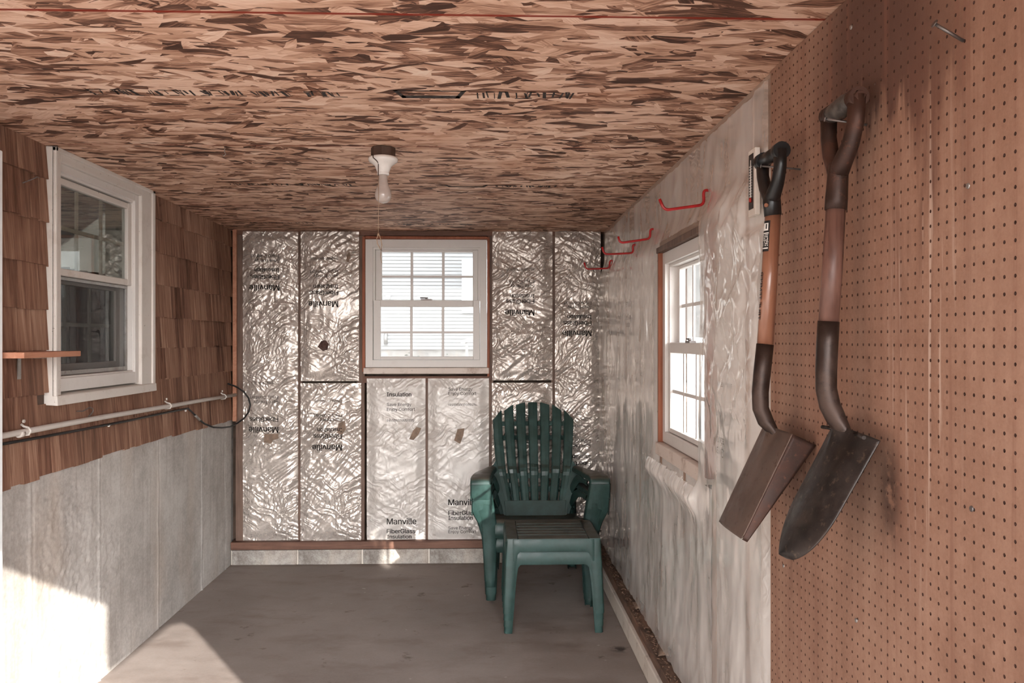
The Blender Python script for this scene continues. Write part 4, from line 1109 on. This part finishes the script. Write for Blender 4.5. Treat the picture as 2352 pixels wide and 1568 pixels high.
tl.location = (TX, TY, 0); tl.scale = (.985, .985, 1); tu.location = (TX, TY, .064)
tag(tu, 'green resin slatted side table on top of the nested pair before the chair', 'table', 'nested green side tables')
tag(tl, 'green resin side table underneath, its apron and feet showing below the upper one', 'table', 'nested green side tables')

# ------------------------------------------------------------------ shovels
def dgrip_tube(mb, near, far, foot, rad, n=12):
    """two arms of a D handle from the foot up to the grip ends"""
    for e in (near, far):
        e = Vector(e); f = Vector(foot); w = e-f
        pts = [f, f+Vector((w.x*.25, w.y*.25, w.z*.16)), f+Vector((w.x*.55, w.y*.72, w.z*.38)), f+Vector((w.x*.85, w.y*.97, w.z*.66)), e+Vector((0,0,.004))]
        mb.tube(pts, [rad*1.1, rad*1.08, (rad*.92, rad*1.05), (rad*.88, rad*1.05), (rad*.95, rad*1.08)], n)
def blade(T, tip, halfw, outline, camber, flange, root, mat, nt=40, ns=48, th=.0022):
    T = Vector(T); d = Vector(tip)-T; L = d.length; d.normalize(); W = Vector((0, -1, 0)); n = W.cross(d).normalized()
    if n.x > 0: n = -n
    P = np.zeros((ns, nt, 3))
    for i in range(ns):
        s_ = i/(ns-1); hw = halfw*outline(s_)
        for j in range(nt):
            t = -1+2*j/(nt-1); o, tt = flange(s_, t); o += camber*(1-t*t)*(1-.35*s_)
            ridge = .016*max(0, 1-s_/.42)**1.3*math.exp(-(t/.22)**2)
            P[i, j] = T+d*(s_*L)+W*(tt*hw)+n*(o+ridge)
    return MB().grid(P).build('blade', mat, root, solid=th)
# square pointed drain shovel
A0 = Vector((.690, 2.0, 1.862))
sh1 = thing('shovel', (.68, 2.0, 1.862), 'square bladed shovel with orange varnished shaft and black D grip on the pegboard edge', 'shovel', 'shovels hung on nails')
n1, f1 = Vector((.6915, 1.942, 1.862)), Vector((.688, 2.058, 1.862)); foot = Vector((.691, 2.0, 1.752))
m = MB(); m.tube([n1+Vector((0,-.012,0)), f1+Vector((0,.012,0))], .0165, 16)
for e in (n1, f1): m.tube([e+Vector((0,-.012,0)), e+Vector((0,.012,0))], .0205, 16)
dgrip_tube(m, n1, f1, foot, .0165)
m.tube([foot+Vector((0,0,.022)), foot, (.694, 2.0, 1.719)], [.019, .0215, .0205], 16)
hg = m.build('handle_grip', MT['blackplastic'], sh1)
m = MB(); m.tube([Vector((.694-.0185, 1.987, 1.742)), Vector((.694-.0225, 1.984, 1.742))], .005, 10); m.build('rivet', MT['ash'], hg)
sp = [Vector((.694, 2.0, 1.722)), Vector((.685, 2.0, 1.56)), Vector((.675, 2.0, 1.405))]
m = MB(); m.tube(sp, [.0185, .0192, .0195], 20); shaft = m.build('shaft', MT['ash'], sh1)
# printed label wrapped on the shaft
def wrap(mb, zt, zb, a0, a1, rad, sx, y0, n=10):
    rows = []
    for z in np.linspace(zt, zb, 6):
        f_ = (1.722-z)/(1.722-1.405); x = .694+(.675-.694)*f_; rr = rad+(.0195-.0185)*f_
        rows.append([(x+math.cos(a)*rr, y0+math.sin(a)*rr, z) for a in np.linspace(a0, a1, n)])
    mb.grid(np.array(rows))
m = MB(); wrap(m, 1.706, 1.632, math.radians(152), math.radians(236), .0191, 0, 2.0); lbm = m.build('label', MT['label'], shaft)
m = MB(); wrap(m, 1.700, 1.682, math.radians(170), math.radians(224), .0195, 0, 2.0)
wrap(m, 1.677, 1.6745, math.radians(160), math.radians(230), .0195, 0, 2.0); wrap(m, 1.641, 1.638, math.radians(160), math.radians(230), .0195, 0, 2.0)
rq = random.Random(4)
for z in np.arange(1.645, 1.672, .0042):
    a = 164; 
    while a < 226:
        w = rq.choice([3, 5, 8]); 
        if rq.random() < .75: wrap(m, z+.0026, z, math.radians(a), math.radians(a+w), .0195, 0, 2.0, 4)
        a += w+3
m.build('label_print', MT['labelwhite'], lbm)
m = MB(); wrap(m, 1.698, 1.686, math.radians(203), math.radians(214), .0197, 0, 2.0, 4); m.build('label_mark', MT['label'], lbm)
# lettering running up the shaft
def shaft_text(body, z0_, height, ang, parent):
    pts, fs = text_mesh(body, True); mb = MB(); vs = []
    for x, y in pts:
        z = z0_+x*height; f_ = (1.722-z)/(1.722-1.405); cx = .694+(.675-.694)*f_; rr = .0185+.001*f_+.0006
        a = ang+(y*height)/rr; vs.append((cx+math.cos(a)*rr, 2.0+math.sin(a)*rr, z))
    mb.add(vs, fs); mb.build('printed_lettering', MT['label'], parent)
shaft_text('TRUE TEMPER', 1.468, .115, math.radians(166), shaft)
sk = [(.675, 2.0, 1.409), (.668, 2.0, 1.345), (.663, 2.0, 1.294), (.664, 2.0, 1.255), (.676, 2.0, 1.224), (.692, 2.0, 1.200), (.690, 2.0, 1.165)]
m = MB(); m.tube(sk, [.0205, .0205, .020, .0195, (.019, .021), (.013, .03), (.006, .026)], 20); m.build('socket', MT['socket'], sh1)
def fl1(s_, t): return -.003*t*t, t
T1, P1 = Vector((.703, 2.0, 1.205)), Vector((.587, 2.0, .963))
blade(T1, P1, .1, lambda s_: 1-.05*s_-(.10*((s_-.97)/.03) if s_ > .97 else 0), .007, fl1, sh1, MT['blade'])
d1 = (P1-T1); L1 = d1.length; d1.normalize(); n1_ = Vector((0,-1,0)).cross(d1).normalized()
if n1_.x > 0: n1_ = -n1_
for sgn in (-1, 1):                                   # side flanges folded back toward the wall, darker than the blade
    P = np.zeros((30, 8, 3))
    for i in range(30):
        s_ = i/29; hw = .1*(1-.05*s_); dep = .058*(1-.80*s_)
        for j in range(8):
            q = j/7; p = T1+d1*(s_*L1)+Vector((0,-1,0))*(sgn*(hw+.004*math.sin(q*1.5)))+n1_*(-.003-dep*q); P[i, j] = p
    MB().grid(P).build('side_flange', MT['rustdark'], sh1, solid=.0022)['label'] = 'dark folded edge'
# round pointed shovel
sh2 = thing('shovel', (.70, 1.65, 1.88), 'round pointed dark shovel with rusty iron D handle hung on the pegboard', 'shovel', 'shovels hung on nails')
n2, f2 = Vector((.714, 1.592, 1.885)), Vector((.711, 1.708, 1.882)); foot = Vector((.7035, 1.65, 1.748))
m = MB(); dgrip_tube(m, n2+Vector((0,-.004,0)), f2+Vector((0,.004,0)), foot, .0175, 14)
for e in (n2, f2): m.tube([e+Vector((0,-.016,0)), e+Vector((0,.010,0))], .0195, 16)
m.tube([n2+Vector((0,-.016,0)), n2+Vector((0,-.021,0))], [.012, .010], 6)
m.tube([foot+Vector((0,0,.026)), foot, (.7005, 1.65, 1.70), (.6993, 1.65, 1.679)], [.017, .020, .0215, .0215], 18)
yk = m.build('handle_yoke', MT['rustdark'], sh2); yk['label'] = 'rusty iron yoke of the handle'
m = MB(); m.tube([n2, n2+Vector((-.001,.04,0)), f2+Vector((.001,-.04,0)), f2], [.017, .0205, .0205, .017], 18); m.build('grip', MT['gripgrey'], sh2)
m = MB(); m.tube([(.6993, 1.65, 1.682), (.692, 1.65, 1.56), (.6846, 1.65, 1.452)], [.0190, .0198, .0195], 22); m.build('shaft', MT['darkwood'], sh2)
sk = [(.6846, 1.65, 1.456), (.682, 1.65, 1.41), (.680, 1.65, 1.359), (.680, 1.65, 1.322), (.687, 1.65, 1.29), (.700, 1.65, 1.262), (.712, 1.65, 1.238), (.712, 1.65, 1.205), (.690, 1.65, 1.150)]
m = MB(); m.tube(sk, [.021, .021, .0208, .0205, .0205, (.019, .023), (.014, .032), (.008, .030), (.003, .014)], 22); m.build('socket', MT['socket'], sh2)
def ol2(s_): return (1-.06*s_) if s_ < .5 else (.97*max(1e-3, 1-((s_-.5)/.5)**2.3)**.5)
def fl2(s_, t): return -.018*(abs(t)**2.2)*(1-.5*s_), t
bl = blade((.722, 1.65, 1.240), (.592, 1.65, .990), .108, ol2, .012, fl2, sh2, MT['blade_dark'], 44, 60)
m = MB()
for ya, yb in ((1.553, 1.60), (1.70, 1.748)): MB().tube([(.712, ya, 1.236), (.716, yb, 1.238)] if ya < 1.6 else [(.716, ya, 1.238), (.712, yb, 1.236)], .004, 8).build('foot_step', MT['blade_dark'], sh2)
# nails the shovels hang on
def nail(p0, p1, rad, label, head=True):
    p0, p1 = Vector(p0), Vector(p1); m = MB(); m.tube([p0, p1], rad, 10)
    if head: d = (p1-p0).normalized(); m.tube([p1-d*.0005, p1+d*.0015], rad*2.4, 12)
    return tag(m.build('nail', MT['nail'], origin=p0), label, 'nail', 'nails in the pegboard')
nail((XR-.001, 1.99, 1.829), (.672, 2.02, 1.843), .0022, 'nail through the black D grip of the square shovel')
nail((XR-.001, 1.640, 1.846), (.682, 1.66, 1.863), .0025, 'nail through the rusty handle of the round shovel')
p = onX(2213, 94, XR); q = onX(2152, 54, XR-.045); q.y = p.y
nail(p, (XR-.046, p.y+.001, p.z+.027), .0027, 'big bent nail sticking out high on the pegboard at the right')
for (px, py, lab) in ((2224, 427, 'pale nail head on the pegboard right of the round shovel handle'), (1955, 63, 'pale nail head high on the pegboard near the ceiling'), (2232, 1168, 'rusty screw head low on the pegboard at the right'), (1967, 1424, 'pale nail head low on the pegboard below the round blade'), (1800, 1299, 'pale nail head near the tip of the round blade')):
    p = onX(px, py, XR); m = MB(); m.tube([p+Vector((.001, 0, 0)), p+Vector((-.0018, 0, 0))], [.0052, .0042], 12)
    tag(m.build('nail', MT['nail'] if 'rusty' in lab else MT['galv'], origin=p), lab, 'nail')

# ------------------------------------------------------------------ thermometer
t0 = onX(1745, 332, XR-.012); ty = 2.283; tz1 = onX(1745, 338, XR-.012).z; tz0 = onX(1745, 492, XR-.012).z
th = thing('thermometer', (XR-.012, ty, tz0), 'white strip thermometer with black scale beside the black shovel grip', 'thermometer')
X0 = XR-.026
MB().box((X0, ty-.030, tz0), (XR-.012, ty+.030, tz1)).build('backing_card', MT['paper'], th, bevel=.002)
cd = MB().box((X0-.001, ty-.016, tz0+.018), (X0, ty+.023, tz1-.013)).build('scale', MT['label'], th)
MB().tube([(X0-.002, ty+.002, tz0+.045), (X0-.002, ty+.002, tz1-.03)], .0016, 8).build('glass_tube', MT['labelwhite'], th)
MB().lathe([(.0001, -.006), (.004, -.003), (.004, .004), (.0015, .008)], (X0-.003, ty+.002, tz0+.042), 10).build('bulb', MT['redink'], th)
m = MB()
for i in range(12):
    z = tz0+.052+(tz1-tz0-.10)*i/11; m.box((X0-.0015, ty+.009, z), (X0-.001, ty+.017, z+.003)); m.box((X0-.0015, ty-.006, z), (X0-.001, ty-.002, z+.0015))
m.build('scale_marks', MT['labelwhite'], cd)

# ------------------------------------------------------------------ red hooks
hk = [((1623, 437), (1618, 470), (1526, 483), (1515, 457)), ((1499, 526), (1494, 548), (1424, 558), (1420, 543)), ((1458, 562), (1455, 581), (1388, 584), (1383, 567)), ((1405, 598), (1400, 616), (1346, 618), (1342, 603))]
hl = ['red bent hook nearest the camera, above the right window', 'red hook on the right wall just left of the window head', 'third red hook from the camera on the right wall', 'red hook in the far right corner']
for (w, e1, e2, tp), lab in zip(hk, hl):
    a = onX(w[0], w[1], XR-.004); Yh = a.y
    b = onY(e1[0], e1[1], Yh); c_ = onY(e2[0], e2[1], Yh); d_ = onY(tp[0], tp[1], Yh)
    pts = [Vector((XR+.006, Yh, a.z+.002)), a]
    def arc(p, q, s, n=5):       # rounded corner at q
        u = (p-q).normalized()*min(.02, (p-q).length*.45); v = (s-q).normalized()*min(.02, (s-q).length*.45)
        return [q+u*(1-t)**2+v*t*t for t in np.linspace(0, 1, n)]
    a2 = a+Vector((-.012, 0, 0))
    pts = [Vector((XR+.006, Yh, a.z))]+arc(Vector((XR+.006, Yh, a.z)), a2, b)+arc(a2, b, c_)+arc(b, c_, d_)+[d_]
    tag(MB().tube(pts, .0052, 10).build('hook', MT['redrod'], origin=pts[0]), lab, 'hook', 'red hooks on the header board')

# ------------------------------------------------------------------ ceiling lamp
LX, LY = -.376, 3.11
ZC_ = ZC; ZC = zc(LY)
lp = thing('ceiling_light', (LX, LY, ZC), 'bare bulb in a white porcelain pull chain holder on the ceiling', 'light')
SC = lambda pr: [(r_*.92, z_*.865) for r_, z_ in pr]
m = MB(); m.lathe(SC([(.047, 0), (.049, -.003), (.049, -.042), (.046, -.044)]), (LX, LY, ZC), 8, False); m.build('junction_box', MT['boxmetal'], lp)
m = MB(); m.lathe(SC([(.050, -.040), (.058, -.044), (.0595, -.052), (.056, -.061), (.044, -.070), (.033, -.080), (.028, -.094), (.0255, -.102), (.0235, -.104), (.0235, -.108), (.024, -.110), (.024, -.116), (.020, -.117)]), (LX, LY, ZC), 32); m.build('lamp_holder', MT['porcelain'], lp)
m = MB(); zb_ = -.112; m.lathe(SC([(.0165, zb_), (.0172, zb_-.012), (.0180, zb_-.032), (.0225, zb_-.052), (.0300, zb_-.070), (.0335, zb_-.086), (.0325, zb_-.101), (.0265, zb_-.114), (.0165, zb_-.122), (.004, zb_-.1255)]), (LX, LY, ZC), 32)
b_ = m.build('bulb', MT['bulb'], lp); MB().lathe(SC([(.0190, 0), (.0195, -.006), (.0175, -.008)]), (LX, LY, ZC-.095), 24).build('bulb_collar', MT['brass'], b_)
sx, sy = LX-.014, LY-.030
m = MB(); m.tube([(LX-.032, LY-.046, ZC-.036), (LX-.030, LY-.052, ZC-.048), (sx-.004, sy-.014, ZC-.058), (sx, sy, ZC-.064)], .002, 8); m.build('chain_guide', MT['boxmetal'], lp)
m = MB(); m.tube([(sx, sy, ZC-.066), (sx, sy, ZC-.110)], .0016, 6)
for i in range(12): m.lathe([(.0003, -.0014), (.0018, 0), (.0003, .0014)], (sx, sy, ZC-.068-i*.0036), 6)
ch = m.build('pull_chain', MT['boxmetal'], lp)
zs = onY(872, 538, sy).z; zs2 = onY(872, 576, sy).z; zs3 = onY(876, 604, sy).z
m = MB(); m.tube([(sx, sy, ZC-.108), (sx+.001, sy, (ZC+zs)/2), (sx, sy, zs)], .0009, 6)
lpz = [(sx, sy, zs), (sx-.006, sy+.002, zs-.016), (sx-.003, sy, zs-.035), (sx+.006, sy-.003, zs2+.01), (sx+.010, sy, zs2), (sx+.013, sy, zs2+.02), (sx+.010, sy+.003, zs-.022), (sx+.004, sy, zs-.004), (sx, sy, zs+.002)]
m.tube(lpz, .0016, 6); m.tube([(sx+.001, sy, zs+.004), (sx-.002, sy, zs-.006)], .0032, 7)
m.tube([(sx+.010, sy, zs2), (sx+.008, sy, zs2-.02), (sx+.013, sy, zs3)], .0011, 6); m.build('pull_string', MT['string'], lp)
ZC = ZC_
# little bent hook in the ceiling seam
p = onZ(516, 338, zc(3.09)); m = MB(); m.tube([p+Vector((0,0,.004)), p+Vector((0,0,-.018)), p+Vector((.004,0,-.026)), p+Vector((-.003,-.004,-.034)), p+Vector((-.006,0,-.026))], .0018, 7)
tag(m.build('screw_hook', MT['galv'], origin=p), 'small steel hook screwed into the second ceiling seam', 'hook')

# ------------------------------------------------------------------ left wall fittings
XP = XL+.034
def lx(px, py, X=XP): return onX(px, py, X)
pts = [lx(px, py) for px, py in ((-60, 1009), (8, 1000), (130, 977), (240, 957), (390, 932), (470, 918), (552, 904))]
pts[-1].y = min(pts[-1].y, 5.33)
cdn = thing('conduit_pipe', pts[3], 'painted grey conduit pipe running along the shingles under the left window', 'pipe')
MB().tube(pts, .0105, 14).build('pipe', MT['conduit'], cdn)
for px, py in ((62, 990), (388, 932), (515, 911)):
    p = lx(px, py); m = MB()
    m.tube([p+Vector((-.022,0,.026)), p+Vector((-.012,0,.018)), p+Vector((.004,0,.0125)), p+Vector((.0125,0,.002)), p+Vector((.006,0,-.012)), p+Vector((-.010,0,-.018)), p+Vector((-.022,.0,-.026))], (.0022, .008), 8) if False else m.tube([p+Vector((-.020,0,.024)), p+Vector((-.010,0,.016)), p+Vector((.005,0,.0122)), p+Vector((.0128,0,.001)), p+Vector((.006,0,-.0115)), p+Vector((-.012,0,-.013)), p+Vector((-.020,.0,-.014))], .0042, 8)
    m.tube([p+Vector((-.014,0,.034)), p+Vector((-.008,0,.034))], .006, 8)
    m.build('strap', MT['conduit'], cdn)
m = MB(); p = lx(47, 996); m.tube([p+Vector((0,-.012,0)), p+Vector((0,.012,0))], .0125, 14); m.build('coupling', MT['conduit'], cdn)
XC = XL+.025
cb = [(-50, 1029), (8, 1019), (60, 1010), (180, 988), (300, 965), (388, 946), (420, 940)]
pts = [onX(a, b, XC) for a, b in cb]
l2 = [(432, 938, .026), (443, 948, .028), (456, 962, .03), (470, 973, .04), (490, 981, .06), (510, 982, .075), (528, 980, .08)]
pts += [onX(a, b, XL+o) for a, b, o in l2]
yl = pts[-1].y
pts += [onY(a, b, y) for a, b, y in ((545, 972, 5.20), (561, 960, 5.24), (571, 946, 5.27), (575, 930, 5.28), (571, 914, 5.27), (560, 899, 5.25))]
pts += [onX(541, 887, XL+.065), onX(524, 881, XL+.05)]
tag(MB().tube(pts, .0052, 9).build('cable', MT['rubber'], origin=pts[0]), 'black cable sagging in a loop under the conduit at the back left corner', 'cable')
m = MB(); a = onX(448, 953, XL+.03); b = onX(458, 964, XL+.034); m.tube([a, b], .0075, 10); tag(m.build('cable_connector', MT['galv'], origin=a), 'shiny metal connector on the sagging black cable', 'connector')
for px, py in ((243, 976), (421, 942)):
    p = onX(px, py, XL+.012); m = MB(); m.lathe([(.0005, .006), (.005, .004), (.006, -.002), (.004, -.007)], p+Vector((.012,0,0)), 8)
    tag(m.build('cable_staple', MT['labelwhite'], origin=p), 'white cable clip under the conduit, %s of the two' % ('near' if px < 300 else 'far'), 'clip')
# wire hook on the shingles
pts = [onX(a, b, XL+o) for a, b, o in ((176, 944, .012), (190, 944, .02), (198, 940, .03), (206, 935, .034), (213, 938, .034), (214, 944, .034), (209, 951, .034), (203, 956, .034))]
tag(MB().tube(pts, .0022, 8).build('wire_hook', MT['nail'], origin=pts[0]), 'bent wire hook in the shingles under the window sill', 'hook')
pts = [onX(a, b, XL+o) for a, b, o in ((52, 420, .012), (68, 414, .02), (86, 406, .045), (90, 409, .046))]
tag(MB().tube(pts, .0022, 8).build('wire_hook', MT['nail'], origin=pts[0]), 'thin bent wire nail in the shingles left of the house window top', 'hook')
# little shelf
sf_ = thing('wall_shelf', (XL, 2.6, 1.36), 'raw pine shelf board in front of the left window edge', 'shelf')
MB().box((XL+.016, 2.69, 1.361), (-1.452, 3.062, 1.380)).build('board', MT['raw'], sf_, bevel=.002)
by = onX(44, 840, XL+.016).y; m = MB(); m.box((XL+.014, by-.009, 1.285), (XL+.018, by+.009, 1.361)); m.box((XL+.014, by-.009, 1.357), (-1.50, by+.009, 1.361)); m.build('bracket', MT['galv'], sf_)
# storm door folded back against the left wall, only its edge in view
dt = 2.01
dr = empty('door_1', (-1.53, 2.74, 0)); struct(dr, 'white storm door folded back along the left wall', 'door')
m = MB(); xa, xb = -1.535, -1.505; ya, yb = 1.76, 2.668
for a, b in (((ya, .03), (ya+.11, dt)), ((yb-.085, .03), (yb, dt)), ((ya+.11, dt-.12), (yb-.085, dt)), ((ya+.11, .03), (yb-.085, .22)), ((ya+.11, .95), (yb-.085, 1.07))): m.box((xa, a[0], a[1]), (xb, b[0], b[1]))
m.build('stile_and_rails', MT['trimwhite'], dr, bevel=.004)
MB().box((xa+.012, ya+.11, 1.07), (xa+.016, yb-.085, dt-.12)).box((xa+.012, ya+.11, .22), (xa+.016, yb-.085, .95)).build('glass', MT['glass'], dr)
# ------------------------------------------------------------------ litter on the right sill plate and the floor
m = MB(); r = random.Random(9)
for i in range(420):
    y = 2.9+2.3*r.random()**.8; x = r.uniform(.697, .728); s_ = r.uniform(.003, .013); a = r.uniform(0, PI); z = .1285+r.uniform(0, .004)
    c_, s2 = math.cos(a)*s_, math.sin(a)*s_; k = r.uniform(.25, .6)
    m.add([(x-c_, y-s2, z), (x+s2*k, y-c_*k, z+.003), (x+c_, y+s2, z+r.uniform(0,.006)), (x-s2*k, y+c_*k, z+.001)], [(0,1,2,3)])
o = m.build('leaf_litter', MT['debris'], origin=(.725, 4, .128)); tag(o, 'dry brown crumbs and leaf bits along the right sill plate', 'litter', kind='stuff')
for pxs, lab in ((((1513, 1480), (1530, 1478), (1553, 1505), (1512, 1508)), 'curled tan plastic scrap on the right sill plate, near the camera'), (((1452, 1380), (1472, 1382), (1478, 1396), (1460, 1400)), 'tan plastic scrap on the right sill plate, further back')):
    pts = [onZ(a, b, .134) for a, b in pxs]; m = MB(); n_ = 8; P = np.zeros((n_, n_, 3))
    for i in range(n_):
        for j in range(n_):
            a, b = i/(n_-1), j/(n_-1); p = pts[0]*(1-a)*(1-b)+pts[1]*a*(1-b)+pts[2]*a*b+pts[3]*(1-a)*b
            P[i, j] = (min(p.x, .756), p.y, .131+.012*math.sin(a*PI)*math.sin(b*3)+.006*b)
    tag(m.grid(P).build('plastic_scrap', MT['kraft'], origin=pts[0], solid=.001), lab, 'scrap')
SKY, GLOW, SUN, EXPO = 2.2, 19.0, 13.0, 0.0
# ------------------------------------------------------------------ sky, sun, camera
w = bpy.data.worlds.new('sky'); S.world = w; w.use_nodes = True
nt = w.node_tree; nt.nodes.clear()
out = nt.nodes.new('ShaderNodeOutputWorld'); bg = nt.nodes.new('ShaderNodeBackground')
tc = nt.nodes.new('ShaderNodeTexCoord'); sp_ = nt.nodes.new('ShaderNodeSeparateXYZ'); rm = nt.nodes.new('ShaderNodeValToRGB')
nt.links.new(tc.outputs['Generated'], sp_.inputs[0]); nt.links.new(sp_.outputs[2], rm.inputs[0])
rm.color_ramp.elements[0].position = 0; rm.color_ramp.elements[0].color = (1.0, .97, .94, 1)
rm.color_ramp.elements[1].position = .6; rm.color_ramp.elements[1].color = (.84, .91, 1.0, 1)
# hazy glow of a low winter sun over the open front
gd = Vector((.32, -1, .27)).normalized()
dp_ = nt.nodes.new('ShaderNodeVectorMath'); dp_.operation = 'DOT_PRODUCT'; nt.links.new(tc.outputs['Generated'], dp_.inputs[0]); dp_.inputs[1].default_value = gd
mx = nt.nodes.new('ShaderNodeMath'); mx.operation = 'MAXIMUM'; nt.links.new(dp_.outputs['Value'], mx.inputs[0]); mx.inputs[1].default_value = 0
pw = nt.nodes.new('ShaderNodeMath'); pw.operation = 'POWER'; nt.links.new(mx.outputs[0], pw.inputs[0]); pw.inputs[1].default_value = 5.0
ma = nt.nodes.new('ShaderNodeMath'); ma.operation = 'MULTIPLY_ADD'; nt.links.new(pw.outputs[0], ma.inputs[0]); ma.inputs[1].default_value = GLOW; ma.inputs[2].default_value = SKY
nt.links.new(rm.outputs[0], bg.inputs[0]); nt.links.new(ma.outputs[0], bg.inputs[1])
nt.links.new(bg.outputs[0], out.inputs[0])
sun = bpy.data.lights.new('sun', 'SUN'); sun.energy = SUN; sun.angle = math.radians(.45); sun.color = (1, .95, .88)
so_ = bpy.data.objects.new('sun', sun); COL.objects.link(so_)
sd = Vector((-.64, 1.0, -.485)).normalized()
so_.rotation_euler = sd.to_track_quat('-Z', 'Y').to_euler(); so_.location = (4, -6, 6)
cam = bpy.data.cameras.new('camera'); co_ = bpy.data.objects.new('camera', cam); COL.objects.link(co_)
cam.sensor_width = 36; cam.sensor_fit = 'HORIZONTAL'; cam.lens = F/2352*36
cam.shift_y = -(784-HY)/2352
cam.clip_start = .02
co_.location = (0, 0, CAMZ); co_.rotation_euler = (PI/2, 0, -TH)
S.camera = co_
S.view_settings.view_transform = 'Standard'; S.view_settings.look = 'None'; S.view_settings.gamma = 1; S.view_settings.use_curve_mapping = False
S.view_settings.exposure = EXPO
S.cycles.max_bounces = 9; S.cycles.diffuse_bounces = 5; S.cycles.glossy_bounces = 3; S.cycles.transparent_max_bounces = 14
S.cycles.adaptive_threshold = .08; S.cycles.adaptive_min_samples = 12
S.cycles.caustics_reflective = False; S.cycles.caustics_refractive = False
S.cycles.sample_clamp_indirect = 8
